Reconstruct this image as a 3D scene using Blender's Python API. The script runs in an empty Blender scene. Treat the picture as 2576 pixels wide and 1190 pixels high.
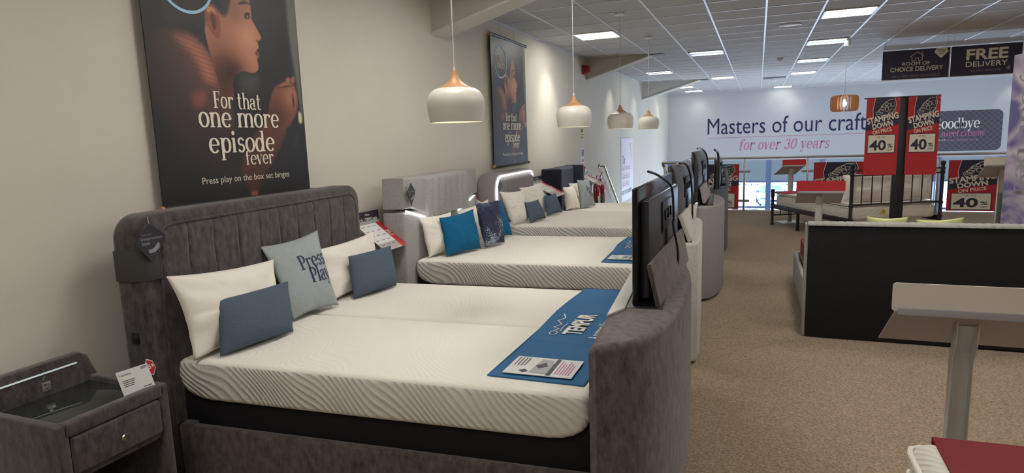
import bpy, bmesh, math, random
import numpy as np
from mathutils import Vector, Matrix, Euler, noise
random.seed(4)
D = bpy.data
SC = bpy.context.scene
COL = SC.collection
PI = math.pi

# ------------------------------------------------------------------ camera, world, exposure
cam_d = D.cameras.new('camera')
cam_d.sensor_width = 36.0
cam_d.lens = 1582.0 / 2576.0 * 36.0
cam_d.clip_end = 400
cam = D.objects.new('camera', cam_d)
COL.objects.link(cam)
v1 = Vector((620, -263, 1582)); v2 = Vector((-4082, -110, 1582))
dy = v1.normalized(); dx = (-v2).normalized()
dx = (dx - dy * dx.dot(dy)).normalized(); dz = dx.cross(dy)
if dz.y > 0: dz = -dz
Rw = Matrix((dx, dy, dz))                       # world = Rw @ (right, down, forward)
M = Matrix((Rw.col[0], -Rw.col[1], -Rw.col[2])).transposed().to_4x4()
M.translation = (0, 0, 1.62)
cam.matrix_world = M
SC.camera = cam

SC.view_settings.view_transform = 'Standard'
SC.view_settings.look = 'None'
SC.view_settings.exposure = 1.5
SC.view_settings.gamma = 1.0
SC.view_settings.use_curve_mapping = False

W = D.worlds.new('world'); SC.world = W; W.use_nodes = True
bg = W.node_tree.nodes['Background']
sky = W.node_tree.nodes.new('ShaderNodeTexSky')
sky.sky_type = 'HOSEK_WILKIE'; sky.turbidity = 5.0; sky.sun_direction = (0.3, 0.5, 0.8)
mixw = W.node_tree.nodes.new('ShaderNodeMix'); mixw.data_type = 'RGBA'
mixw.inputs[0].default_value = 0.8
W.node_tree.links.new(sky.outputs[0], mixw.inputs[6])
mixw.inputs[7].default_value = (0.72, 0.85, 1.12, 1)
W.node_tree.links.new(mixw.outputs[2], bg.inputs[0])
bg.inputs[1].default_value = 2.6

LAMP = 7.6          # emission of the ceiling light panels

def area(name, loc, size, power, col, rot=(0, 0, 0)):
    l = D.lights.new(name, 'AREA'); l.shape = 'RECTANGLE'
    l.size, l.size_y = size; l.energy = power; l.color = col
    o = D.objects.new(name, l); o.location = loc; o.rotation_euler = rot
    COL.objects.link(o); return o

# daylight falling in through the tall window of the stairwell
area('window_daylight', (2.6, 22.3, -0.9), (8.5, 1.8), 110, (0.62, 0.8, 1.0), (math.radians(-105), 0, 0))

# ------------------------------------------------------------------ materials
MATS = {}
def s2l(c):
    return tuple((x / 12.92 if x <= .04045 else ((x + .055) / 1.055) ** 2.4) for x in c)
def rgb(r, g, b): return s2l((r / 255, g / 255, b / 255)) + (1,)

def mat(name, col, rough=.6, metal=0, spec=.5, noise_amt=0, noise_scale=20, bump=0, bump_scale=60, stretch=(1, 1, 1),
        emit=None, strength=0, coat=0, sheen=0, detail=4, rot=0):
    m = D.materials.new(name); m.use_nodes = True
    nt = m.node_tree; b = nt.nodes['Principled BSDF']
    b.inputs['Roughness'].default_value = rough
    b.inputs['Metallic'].default_value = metal
    b.inputs['Specular IOR Level'].default_value = spec
    b.inputs['Coat Weight'].default_value = coat
    b.inputs['Sheen Weight'].default_value = sheen
    b.inputs['Base Color'].default_value = col
    tc = nt.nodes.new('ShaderNodeTexCoord'); mp = nt.nodes.new('ShaderNodeMapping')
    mp.inputs['Scale'].default_value = stretch; mp.inputs['Rotation'].default_value = (0, 0, rot)
    nt.links.new(tc.outputs['Object'], mp.inputs[0])
    if noise_amt:
        n = nt.nodes.new('ShaderNodeTexNoise'); n.inputs['Scale'].default_value = noise_scale
        n.inputs['Detail'].default_value = detail; n.inputs['Roughness'].default_value = .65
        nt.links.new(mp.outputs[0], n.inputs[0])
        r = nt.nodes.new('ShaderNodeValToRGB')
        a = [max(0, c * (1 - noise_amt)) for c in col[:3]]; c2 = [min(1, c * (1 + noise_amt)) for c in col[:3]]
        r.color_ramp.elements[0].color = a + [1]; r.color_ramp.elements[1].color = c2 + [1]
        r.color_ramp.elements[0].position = .32; r.color_ramp.elements[1].position = .68
        nt.links.new(n.outputs[0], r.inputs[0]); nt.links.new(r.outputs[0], b.inputs['Base Color'])
    if bump:
        n2 = nt.nodes.new('ShaderNodeTexNoise'); n2.inputs['Scale'].default_value = bump_scale
        n2.inputs['Detail'].default_value = 3
        nt.links.new(mp.outputs[0], n2.inputs[0])
        bp = nt.nodes.new('ShaderNodeBump'); bp.inputs['Strength'].default_value = bump; bp.inputs['Distance'].default_value = .01
        nt.links.new(n2.outputs[0], bp.inputs['Height']); nt.links.new(bp.outputs[0], b.inputs['Normal'])
    if emit:
        b.inputs['Emission Color'].default_value = emit; b.inputs['Emission Strength'].default_value = strength
    MATS[name] = m
    return m

mat('wall_paint', rgb(214, 209, 196), .85, noise_amt=.015, noise_scale=3, bump=.05, bump_scale=180)
mat('back_wall_paint', rgb(194, 196, 199), .8, bump=.03, bump_scale=180)
mat('beam_paint', rgb(196, 192, 182), .85, bump=.03)
mat('ceiling_tile', rgb(186, 184, 182), .9, noise_amt=.05, noise_scale=300, bump=.1, bump_scale=300)
mat('tee_metal', rgb(214, 217, 224), .35, metal=0, spec=.6)
mat('carpet', rgb(150, 130, 108), .98, spec=.1, noise_amt=.55, noise_scale=75, bump=1.0, bump_scale=120, detail=8, sheen=.2)
mat('velvet', rgb(70, 64, 65), .8, spec=.25, noise_amt=.62, noise_scale=9, bump=.25, bump_scale=120, stretch=(3.6, 3.6, 1.7), sheen=.3, detail=10)
mat('velvet_side', rgb(88, 78, 75), .8, spec=.25, noise_amt=.6, noise_scale=9, bump=.25, bump_scale=120, stretch=(3.6, 3.6, 1.7), sheen=.3, detail=10)
mat('felt_grey', rgb(172, 170, 168), .95, spec=.1, noise_amt=.14, noise_scale=90, bump=.35, bump_scale=260)
mat('felt_light', rgb(186, 184, 176), .95, spec=.1, noise_amt=.12, noise_scale=90, bump=.35, bump_scale=260)
mat('felt_warm', rgb(148, 142, 144), .95, spec=.1, noise_amt=.14, noise_scale=90, bump=.35, bump_scale=260)
mat('navy_velvet', rgb(44, 47, 60), .85, spec=.2, noise_amt=.2, noise_scale=30, bump=.2, bump_scale=120, sheen=.15)
mat('slate_velvet', rgb(92, 96, 108), .85, spec=.2, noise_amt=.15, noise_scale=30, bump=.2)
mat('black_fabric', rgb(34, 33, 35), .95, spec=.1, bump=.2, bump_scale=300)
mat('backing_black', rgb(26, 27, 30), .85, spec=.3, noise_amt=.12, noise_scale=6, bump=.12, bump_scale=18)
mat('pillow_white', rgb(236, 230, 220), .9, spec=.2, bump=.12, bump_scale=14, detail=5)
mat('cushion_blue', rgb(98, 112, 130), .95, spec=.15, noise_amt=.22, noise_scale=260, bump=.8, bump_scale=330)
mat('cushion_sage', rgb(160, 168, 170), .95, spec=.15, noise_amt=.06, noise_scale=40, bump=.25, bump_scale=120, stretch=(1, 1, 6))
mat('cushion_teal', rgb(6, 92, 134), .85, spec=.3, noise_amt=.08, noise_scale=30, bump=.25, bump_scale=25)
mat('cushion_green', rgb(196, 200, 140), .9, spec=.2, bump=.1)
mat('ink_navy', rgb(32, 34, 78), .7)
mat('ink_pink', rgb(196, 120, 158), .7)
mat('ink_pinkpale', rgb(214, 170, 196), .7)
mat('ink_grey', rgb(70, 70, 78), .7)
mat('ink_mid', rgb(140, 140, 145), .7)
mat('ink_white', rgb(238, 234, 222), .7)
mat('ink_cream', rgb(228, 220, 200), .7)
mat('ink_purple', rgb(150, 130, 140), .7)
mat('ring_blue', rgb(165, 205, 232), .6)
mat('sale_red', rgb(186, 34, 44), .55)
mat('sale_redcloth', rgb(122, 18, 28), .8, bump=.1)
mat('sign_navy', rgb(44, 42, 66), .6)
mat('sign_dark', rgb(38, 38, 46), .5)
mat('runner_blue', rgb(34, 100, 148), .75, noise_amt=.04, noise_scale=8, bump=.1, bump_scale=200)
mat('board_white', rgb(232, 228, 216), .6)
mat('board_pale', rgb(226, 222, 230), .6)
mat('paper', rgb(222, 222, 220), .4)
mat('paper_grey', rgb(170, 172, 176), .35)
mat('paper_dark', rgb(60, 62, 80), .4)
mat('steel', rgb(178, 176, 172), .35, metal=.9)
mat('stand_grey', rgb(200, 198, 192), .45, metal=.25)
mat('stand_panel', rgb(176, 168, 164), .6, noise_amt=.03, noise_scale=200)
mat('chrome', rgb(215, 210, 200), .15, metal=1)
mat('black_metal', rgb(28, 28, 32), .4, spec=.5)
mat('tv_plastic', rgb(52, 52, 57), .36, spec=.5, bump=.03, bump_scale=300)
mat('tv_gloss', rgb(14, 14, 16), .15, spec=.6)
mat('speaker_dark', rgb(62, 60, 62), .6, bump=.2, bump_scale=400)
mat('wood', rgb(190, 140, 96), .45, noise_amt=.18, noise_scale=14, stretch=(1, 1, 8), detail=6)
mat('wood_pale', rgb(196, 148, 104), .5, noise_amt=.12, noise_scale=14, stretch=(1, 1, 5))
mat('lamp_white', rgb(222, 218, 208), .32, spec=.5)
mat('lamp_inside', rgb(245, 238, 215), .5, emit=(1, .82, .5, 1), strength=.55)
mat('bulb', rgb(255, 240, 210), .3, emit=(1, .78, .45, 1), strength=18)
mat('bulb_clear', rgb(255, 240, 210), .3, emit=(1, .7, .42, 1), strength=12)
mat('cord', rgb(200, 198, 192), .6)
mat('plastic_white', rgb(226, 226, 226), .5)
mat('panel_glow', rgb(250, 250, 245), .5, emit=(1.0, .962, .89, 1), strength=LAMP)
mat('panel_glow_far', rgb(250, 250, 245), .5, emit=(1.0, .96, .88, 1), strength=LAMP*.55)
mat('panel_reflector', rgb(206, 206, 200), .35, metal=.3)
mat('led', rgb(255, 255, 255), .5, emit=(.93, .97, 1, 1), strength=2.0)
mat('led_soft', rgb(200, 210, 215), .5, emit=(.8, .92, 1, 1), strength=.12)
mat('alarm_red', rgb(150, 26, 38), .4)
mat('ext_red', rgb(176, 30, 36), .25, coat=.5)
mat('ext_green', rgb(28, 110, 84), .4)
mat('yellow', rgb(226, 206, 90), .6)
mat('label_blue', rgb(70, 90, 170), .6)
mat('table_glass', rgb(44, 48, 46), .06, spec=.8)
mat('asphalt', rgb(205, 208, 212), .9, noise_amt=.06, noise_scale=3)
mat('car_silver', rgb(190, 205, 222), .3, metal=.3)
mat('car_dark', rgb(70, 90, 120), .3)
mat('car_glass', rgb(90, 125, 165), .1)
mat('tyre', rgb(40, 45, 55), .8)
mat('frame_blue', rgb(108, 128, 172), .5)
mat('blind', rgb(164, 178, 190), .8)
mat('tan_wall', rgb(186, 150, 100), .8)
mat('olive', rgb(84, 88, 72), .9, bump=.2)
mat('grey_pipe', rgb(150, 150, 146), .9, bump=.2, bump_scale=200)
mat('hairdark', rgb(40, 36, 36), .8)

def glassmat(name, tint, refl=.09):
    m = D.materials.new(name); m.use_nodes = True; nt = m.node_tree
    for n in list(nt.nodes):
        if n.type == 'BSDF_PRINCIPLED': nt.nodes.remove(n)
    out = nt.nodes['Material Output']
    t = nt.nodes.new('ShaderNodeBsdfTransparent'); t.inputs[0].default_value = tint
    g = nt.nodes.new('ShaderNodeBsdfGlossy'); g.inputs['Roughness'].default_value = .02
    fr = nt.nodes.new('ShaderNodeFresnel'); fr.inputs[0].default_value = 1.3
    mx = nt.nodes.new('ShaderNodeMixShader')
    nt.links.new(fr.outputs[0], mx.inputs[0])
    nt.links.new(t.outputs[0], mx.inputs[1]); nt.links.new(g.outputs[0], mx.inputs[2])
    nt.links.new(mx.outputs[0], out.inputs[0]); MATS[name] = m
glassmat('glass', (.93, .97, .98, 1))
glassmat('glass_clear', (.98, .99, 1, 1))

def quilt(name, col, fx, fz, dist=.006, strength=.5, dist_=30, dsc=.2):
    """knitted mattress cover: swirling raised ribs (bump only)"""
    m = mat(name, col, .9, spec=.15)
    nt = m.node_tree; b = nt.nodes['Principled BSDF']
    tc = nt.nodes.new('ShaderNodeTexCoord')
    w = nt.nodes.new('ShaderNodeTexWave'); w.wave_type = 'BANDS'; w.bands_direction = 'DIAGONAL'
    w.inputs['Scale'].default_value = fx; w.inputs['Distortion'].default_value = dist_
    w.inputs['Detail'].default_value = 0.0; w.inputs['Detail Scale'].default_value = dsc
    mp = nt.nodes.new('ShaderNodeMapping'); mp.inputs['Scale'].default_value = (1, .8, fz)
    nt.links.new(tc.outputs['Object'], mp.inputs[0]); nt.links.new(mp.outputs[0], w.inputs[0])
    r = nt.nodes.new('ShaderNodeMath'); r.operation = 'POWER'; r.inputs[1].default_value = 1.6
    nt.links.new(w.outputs['Fac'], r.inputs[0])
    ck = nt.nodes.new('ShaderNodeTexVoronoi'); ck.inputs['Scale'].default_value = 95
    nt.links.new(tc.outputs['Object'], ck.inputs[0])
    ma = nt.nodes.new('ShaderNodeMath'); ma.operation = 'MULTIPLY_ADD'; ma.inputs[1].default_value = .25
    nt.links.new(ck.outputs['Distance'], ma.inputs[0]); nt.links.new(r.outputs[0], ma.inputs[2])
    bp = nt.nodes.new('ShaderNodeBump'); bp.inputs['Strength'].default_value = strength; bp.inputs['Distance'].default_value = dist
    nt.links.new(ma.outputs[0], bp.inputs['Height']); nt.links.new(bp.outputs[0], b.inputs['Normal'])
quilt('mattress_side', rgb(224, 221, 212), 17, 1.0, .004, 1.0, 34, .16)
quilt('mattress_top', rgb(236, 232, 222), 14, 1, .0015, .4, 40, .2)
quilt('mattress_border', rgb(222, 218, 208), 14, 1, .004, .8, 20, .3)

def galaxy():
    m = mat('cushion_galaxy', rgb(28, 32, 62), .8, bump=.15, bump_scale=25)
    nt = m.node_tree; b = nt.nodes['Principled BSDF']
    tc = nt.nodes.new('ShaderNodeTexCoord')
    v = nt.nodes.new('ShaderNodeTexVoronoi'); v.inputs['Scale'].default_value = 95
    n = nt.nodes.new('ShaderNodeTexNoise'); n.inputs['Scale'].default_value = 5; n.inputs['Detail'].default_value = 6
    nt.links.new(tc.outputs['Object'], v.inputs[0]); nt.links.new(tc.outputs['Object'], n.inputs[0])
    a = nt.nodes.new('ShaderNodeMath'); a.operation = 'MULTIPLY_ADD'; a.inputs[1].default_value = -.55; a.inputs[2].default_value = .22
    nt.links.new(v.outputs['Distance'], a.inputs[0])
    s = nt.nodes.new('ShaderNodeMath'); s.operation = 'MULTIPLY_ADD'; s.inputs[1].default_value = 1.4; s.inputs[2].default_value = -.62
    nt.links.new(n.outputs[0], s.inputs[0])
    d = nt.nodes.new('ShaderNodeMath'); d.operation = 'ADD'
    nt.links.new(a.outputs[0], d.inputs[0]); nt.links.new(s.outputs[0], d.inputs[1])
    r = nt.nodes.new('ShaderNodeValToRGB')
    r.color_ramp.elements[0].color = rgb(34, 36, 66); r.color_ramp.elements[1].color = rgb(190, 210, 230)
    r.color_ramp.elements[0].position = .08; r.color_ramp.elements[1].position = .34
    nt.links.new(d.outputs[0], r.inputs[0]); nt.links.new(r.outputs[0], b.inputs['Base Color'])
galaxy()

def goodbye_mat():
    m = mat('damask_grey', rgb(86, 82, 92), .6)
    nt = m.node_tree; b = nt.nodes['Principled BSDF']
    tc = nt.nodes.new('ShaderNodeTexCoord'); mp = nt.nodes.new('ShaderNodeMapping')
    mp.inputs['Rotation'].default_value = (0, PI / 4, 0)
    v = nt.nodes.new('ShaderNodeTexVoronoi'); v.inputs['Scale'].default_value = 9; v.inputs['Randomness'].default_value = 0
    nt.links.new(tc.outputs['Object'], mp.inputs[0]); nt.links.new(mp.outputs[0], v.inputs[0])
    r = nt.nodes.new('ShaderNodeValToRGB')
    r.color_ramp.elements[0].color = rgb(74, 70, 82); r.color_ramp.elements[1].color = rgb(92, 88, 98)
    r.color_ramp.elements[0].position = .3; r.color_ramp.elements[1].position = .4
    nt.links.new(v.outputs['Distance'], r.inputs[0]); nt.links.new(r.outputs[0], b.inputs['Base Color'])
goodbye_mat()

def vcol_mat(name, rough=.45):
    m = D.materials.new(name); m.use_nodes = True; nt = m.node_tree; b = nt.nodes['Principled BSDF']
    a = nt.nodes.new('ShaderNodeVertexColor'); a.layer_name = 'print'
    nt.links.new(a.outputs[0], b.inputs['Base Color']); b.inputs['Roughness'].default_value = rough
    MATS[name] = m
vcol_mat('poster_print')

def satin_mat():
    m = mat('satin_print', rgb(150, 140, 170), .7)
    nt = m.node_tree; b = nt.nodes['Principled BSDF']
    tc = nt.nodes.new('ShaderNodeTexCoord')
    n = nt.nodes.new('ShaderNodeTexNoise'); n.inputs['Scale'].default_value = 2.4; n.inputs['Distortion'].default_value = 1.8
    nt.links.new(tc.outputs['Object'], n.inputs[0])
    r = nt.nodes.new('ShaderNodeValToRGB')
    e = r.color_ramp.elements; e[0].color = rgb(98, 96, 140); e[1].color = rgb(196, 186, 196); e[0].position = .35; e[1].position = .62
    nt.links.new(n.outputs[0], r.inputs[0]); nt.links.new(r.outputs[0], b.inputs['Base Color'])
satin_mat()

# ------------------------------------------------------------------ mesh helpers
class MB:
    def __init__(s): s.bm = bmesh.new()
    def _add(s, vs, fs):
        b = [s.bm.verts.new(v) for v in vs]
        out = []
        for f in fs:
            try: out.append(s.bm.faces.new([b[i] for i in f]))
            except ValueError: pass
        return b, out
    def box(s, lo, hi, bev=0, seg=2, Mx=None):
        x0, y0, z0 = lo; x1, y1, z1 = hi
        vs = [Vector(p) for p in ((x0,y0,z0),(x1,y0,z0),(x1,y1,z0),(x0,y1,z0),(x0,y0,z1),(x1,y0,z1),(x1,y1,z1),(x0,y1,z1))]
        if Mx is not None: vs = [Mx @ v for v in vs]
        b, f = s._add(vs, [(0,3,2,1),(4,5,6,7),(0,1,5,4),(1,2,6,5),(2,3,7,6),(3,0,4,7)])
        if bev:
            es = list({e for q in f for e in q.edges})
            bmesh.ops.bevel(s.bm, geom=es, offset=bev, segments=seg, affect='EDGES', profile=.5, clamp_overlap=True)
        return s
    def prism(s, pts, vec, bev=0, seg=2):
        """polygon (3d points) pushed along vec"""
        vec = Vector(vec); n = len(pts); P = [Vector(p) for p in pts]
        vs = P + [p + vec for p in P]
        fs = [tuple(range(n))[::-1], tuple(range(n, 2 * n))] + [(i, (i + 1) % n, n + (i + 1) % n, n + i) for i in range(n)]
        b, f = s._add(vs, fs)
        bmesh.ops.recalc_face_normals(s.bm, faces=f)
        if bev:
            es = list(set(list(f[0].edges) + list(f[1].edges)))
            bmesh.ops.bevel(s.bm, geom=es, offset=bev, segments=seg, affect='EDGES', profile=.5, clamp_overlap=True)
        return s
    def tube(s, path, r, n=8, cap=True):
        P = [Vector(p) for p in path]; rings = []
        up = Vector((0, 0, 1))
        for i, p in enumerate(P):
            t = (P[min(i + 1, len(P) - 1)] - P[max(i - 1, 0)]).normalized()
            a = up if abs(t.dot(up)) < .95 else Vector((1, 0, 0))
            u = t.cross(a).normalized(); v = t.cross(u).normalized()
            rr = r[i] if isinstance(r, (list, tuple)) else r
            rings.append([s.bm.verts.new(p + (u * math.cos(2*PI*k/n) + v * math.sin(2*PI*k/n)) * rr) for k in range(n)])
        for a, b in zip(rings, rings[1:]):
            for k in range(n): s.bm.faces.new((a[k], a[(k+1) % n], b[(k+1) % n], b[k]))
        if cap:
            s.bm.faces.new(rings[0][::-1]); s.bm.faces.new(rings[-1])
        return s
    def lathe(s, prof, c=(0, 0, 0), n=32, axis='Z'):
        c = Vector(c); rings = []
        for r, h in prof:
            ring = []
            for k in range(n):
                a = 2*PI*k/n
                if axis == 'Z': p = (r*math.cos(a), r*math.sin(a), h)
                elif axis == 'X': p = (h, r*math.cos(a), r*math.sin(a))
                else: p = (r*math.sin(a), h, r*math.cos(a))
                ring.append(s.bm.verts.new(c + Vector(p)))
            rings.append(ring)
        for a, b in zip(rings, rings[1:]):
            for k in range(n): s.bm.faces.new((a[k], a[(k+1) % n], b[(k+1) % n], b[k]))
        if prof[0][0] > 1e-5: s.bm.faces.new(rings[0][::-1])
        if prof[-1][0] > 1e-5: s.bm.faces.new(rings[-1])
        bmesh.ops.remove_doubles(s.bm, verts=[v for q in (rings[0], rings[-1]) for v in q], dist=1e-6)
        return s
    def sphere(s, c, r, n=12):
        return s.lathe([(max(r*math.sin(PI*i/n), 1e-6), -r*math.cos(PI*i/n)) for i in range(n+1)], c, n*2)
    def grid(s, fn, nu, nv, closed_u=False):
        V = [[s.bm.verts.new(fn(i / nu, j / nv)) for i in range(nu + (0 if closed_u else 1))] for j in range(nv + 1)]
        m = len(V[0])
        for j in range(nv):
            for i in range(nu): s.bm.faces.new((V[j][i], V[j][(i+1) % m], V[j+1][(i+1) % m], V[j+1][i]))
        return s
    def poly(s, pts):
        s._add([Vector(p) for p in pts], [tuple(range(len(pts)))]); return s
    def build(s, name, m, parent=None, smooth=True, angle=40, recalc=True):
        if recalc: bmesh.ops.recalc_face_normals(s.bm, faces=s.bm.faces[:])
        me = D.meshes.new(name); s.bm.to_mesh(me); s.bm.free()
        me.materials.append(MATS[m])
        if smooth:
            me.shade_smooth(); me.set_sharp_from_angle(angle=math.radians(angle))
        o = D.objects.new(name, me); COL.objects.link(o)
        if parent is not None:
            o.parent = parent
        return o

def mb(): return MB()
def tag(o, label, cat, group=None, kind=None):
    o['label'] = label; o['category'] = cat
    if group: o['group'] = group
    if kind: o['kind'] = kind
    return o
def plabel(o, t): o['label'] = t; return o
def thing(name, label, cat, loc=(0, 0, 0), rz=0, group=None):
    o = D.objects.new(name, None); o.empty_display_size = .1; COL.objects.link(o)
    o.location = loc; o.rotation_euler = (0, 0, rz)
    return tag(o, label, cat, group)
def struct(o): o['kind'] = 'structure'; return o

# ---- sans lettering from the built-in font, cached as polygons
_tc = {}
def sans_geo(txt, bold=0):
    k = (txt, bold)
    if k in _tc: return _tc[k]
    c = D.curves.new('t', 'FONT'); c.body = txt; c.resolution_u = 3; c.offset = bold; c.fill_mode = 'FRONT'
    c.dimensions = '2D'
    o = D.objects.new('t', c); COL.objects.link(o)
    dg = bpy.context.evaluated_depsgraph_get()
    me = D.meshes.new_from_object(o.evaluated_get(dg))
    vs = [(v.co.x, v.co.y) for v in me.vertices]; fs = [tuple(p.vertices) for p in me.polygons]
    D.objects.remove(o); D.curves.remove(c); D.meshes.remove(me)
    _tc[k] = (vs, fs); return _tc[k]

# ---- a thick-and-thin serif alphabet drawn with a pen
THICK, THIN = .125, .040
def arc(cx, cy, rx, ry, a0, a1, n=14):
    return [(cx + rx*math.cos(math.radians(a0+(a1-a0)*i/n)), cy + ry*math.sin(math.radians(a0+(a1-a0)*i/n))) for i in range(n+1)]
def stroke(pts, thick=THICK, thin=THIN, w=None):
    P = pts; n = len(P); L = []; R = []
    for i in range(n):
        a = P[max(i-1, 0)]; b = P[min(i+1, n-1)]
        dx_, dy_ = b[0]-a[0], b[1]-a[1]; l = math.hypot(dx_, dy_) or 1
        dx_ /= l; dy_ /= l
        ww = w if w else thin + (thick-thin)*abs(dy_)**1.5
        L.append((P[i][0]-dy_*ww/2, P[i][1]+dx_*ww/2)); R.append((P[i][0]+dy_*ww/2, P[i][1]-dx_*ww/2))
    vs = L + R
    return vs, [(i, i+1, n+i+1, n+i) for i in range(n-1)]
def dot(x, y, r):
    return [(x+r*math.cos(2*PI*i/12), y+r*math.sin(2*PI*i/12)) for i in range(12)], [tuple(range(12))]
def sl(x, y, w=.22, h=.035):
    return [(x-w/2, y), (x+w/2, y), (x+w/2, y+h), (x-w/2, y+h)], [(0, 1, 2, 3)]
def stem(x, y0, y1, top=True, bot=True, w=THICK):
    g = [stroke([(x, y0), (x, y1)], w=w)]
    if bot: g.append(sl(x, y0))
    if top: g.append(([(x-w/2-.06, y1-.05), (x, y1-.06), (x, y1), (x-w/2-.02, y1-.01)], [(0, 1, 2, 3)]))
    return g
def serif_glyph(c):
    x = .5                                                        # x height
    if c == 'o': return [stroke(arc(.25, .25, .19, .235, 0, 360, 24))], .5
    if c == '0': return [stroke(arc(.27, .35, .2, .34, 0, 360, 24))], .55
    if c == 'e': return [stroke(arc(.25, .25, .19, .235, 5, 320, 22)), stroke([(.08, .265), (.46, .265)], w=.035)], .5
    if c == 'c': return [stroke(arc(.25, .25, .19, .235, 50, 315, 20)), dot(.38, .4, .055)], .47
    if c == 'a': return [stroke(arc(.2, .36, .14, .12, 150, 0, 10) + [(.34, .12)]), dot(.09, .39, .055), stroke(arc(.2, .14, .15, .13, 80, 300, 14)), stroke([(.2, .27), (.34, .30)], w=.035), stroke(arc(.42, .09, .08, .08, 180, 300, 6))], .5
    if c in 'nmhr':
        g = stem(.12, 0, .5 if c != 'h' else .74)
        if c == 'r': return g + [stroke(arc(.3, .32, .16, .16, 170, 60, 8)), dot(.37, .43, .062)], .44
        w0 = 0; g.append(stroke(arc(.29, .33, .15, .155, 175, 0, 10) + [(.44, 0)])); g.append(sl(.44, 0))
        if c == 'm':
            g.append(stroke(arc(.61, .33, .15, .155, 175, 0, 10) + [(.76, 0)])); g.append(sl(.76, 0)); return g, .88
        return g, .57
    if c == 'u': return stem(.12, .12, .5, bot=False) + [stroke([(.12, .2)] + arc(.27, .17, .15, .155, 180, 360, 10)), stroke([(.43, 0), (.43, .5)], w=THICK), sl(.47, 0, .14), sl(.38, .465, .14)], .57
    if c == 'i': return stem(.12, 0, .5) + [dot(.12, .66, .075)], .26
    if c == 'l': return stem(.12, 0, .74), .26
    if c == 't': return [stroke([(.15, .68), (.15, .14)] + arc(.26, .14, .11, .13, 180, 310, 8)), stroke([(.02, .48), (.32, .48)], w=.04)], .38
    if c == 'f': return [stroke([(.15, 0), (.15, .56)] + arc(.29, .58, .14, .15, 180, 50, 9)), dot(.38, .68, .06), stroke([(.03, .48), (.34, .48)], w=.04), sl(.15, 0)], .38
    if c == 's': return [stroke(arc(.2, .365, .12, .115, 40, 250, 12) + [(.2, .26)] + arc(.2, .14, .13, .125, 75, -140, 13), thick=.10, thin=.06), dot(.31, .42, .04), dot(.09, .07, .045)], .4
    if c == 'd': return [stroke(arc(.23, .24, .17, .235, 0, 360, 22)), stroke([(.41, 0), (.41, .74)], w=THICK), sl(.45, 0, .14), sl(.36, .705, .15)], .56
    if c == 'b': return [stroke(arc(.30, .24, .17, .235, 0, 360, 22)), stroke([(.12, .02), (.12, .74)], w=THICK), sl(.08, .705, .15)], .54
    if c == 'p': return [stroke(arc(.30, .25, .17, .235, 0, 360, 22)), stroke([(.12, -.25), (.12, .5)], w=THICK), sl(.12, -.25), sl(.08, .465, .15)], .54
    if c == 'v': return [stroke([(.05, .5), (.22, .0)], w=.12), stroke([(.24, .02), (.39, .5)], w=.04), sl(.06, .465, .2), sl(.39, .465, .15)], .46
    if c == 'w': return serif_glyph('v')[0] + [([(p[0]+.33, p[1]) for p in g[0]], g[1]) for g in serif_glyph('v')[0]], .78
    if c == 'y': return [stroke([(.05, .5), (.23, .04)], w=.12), stroke([(.40, .5), (.24, .0), (.17, -.17)], w=.045), dot(.11, -.17, .06), sl(.06, .465, .2), sl(.4, .465, .16)], .48
    if c == 'F': return [stroke([(.14, 0), (.14, .72)], w=.14), sl(.14, 0, .28), sl(.24, .685, .42), stroke([(.14, .37), (.38, .37)], w=.04), stroke([(.45, .72), (.45, .56)], w=.035), stroke([(.37, .45), (.37, .29)], w=.035)], .5
    if c == 'P': return [stroke([(.14, 0), (.14, .72)], w=.14), sl(.14, 0, .28), stroke([(.05, .70), (.27, .70)] + arc(.27, .51, .19, .19, 90, -90, 12) + [(.14, .32)])], .54
    if c == 'L': return [stroke([(.14, 0), (.14, .72)], w=.14), sl(.14, .685, .28), sl(.24, 0, .42), stroke([(.44, 0), (.44, .2)], w=.035)], .5
    if c == 'G': return [stroke(arc(.35, .36, .28, .34, 50, 330, 22)), stroke([(.56, .0), (.56, .3)], w=.11), sl(.54, .28, .24), stroke([(.55, .72), (.55, .5)], w=.035)], .7
    if c == 'D': return [stroke([(.14, 0), (.14, .72)], w=.14), stroke([(.05, .70), (.27, .70)] + arc(.27, .36, .29, .34, 90, -90, 14) + [(.05, .02)])], .64
    if c == '3': return [stroke(arc(.22, .52, .15, .16, 150, -80, 12)), stroke(arc(.22, .19, .19, .18, 80, -150, 14)), dot(.08, .56, .04), dot(.07, .12, .05)], .48
    return [], .26
def serif_geo(txt, slant=0, light=1.0, track=0):
    global THICK, THIN
    t0, t1 = THICK, THIN
    THICK, THIN = t0*light, t1*min(1, light*1.2)
    vs, fs, X = [], [], 0
    for c in txt:
        g, adv = serif_glyph(c)
        for v, f in g:
            o = len(vs); vs += [(X + p[0] + slant*p[1], p[1]) for p in v]; fs += [tuple(i+o for i in q) for q in f]
        X += adv + track
    THICK, THIN = t0, t1
    return vs, fs

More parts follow.
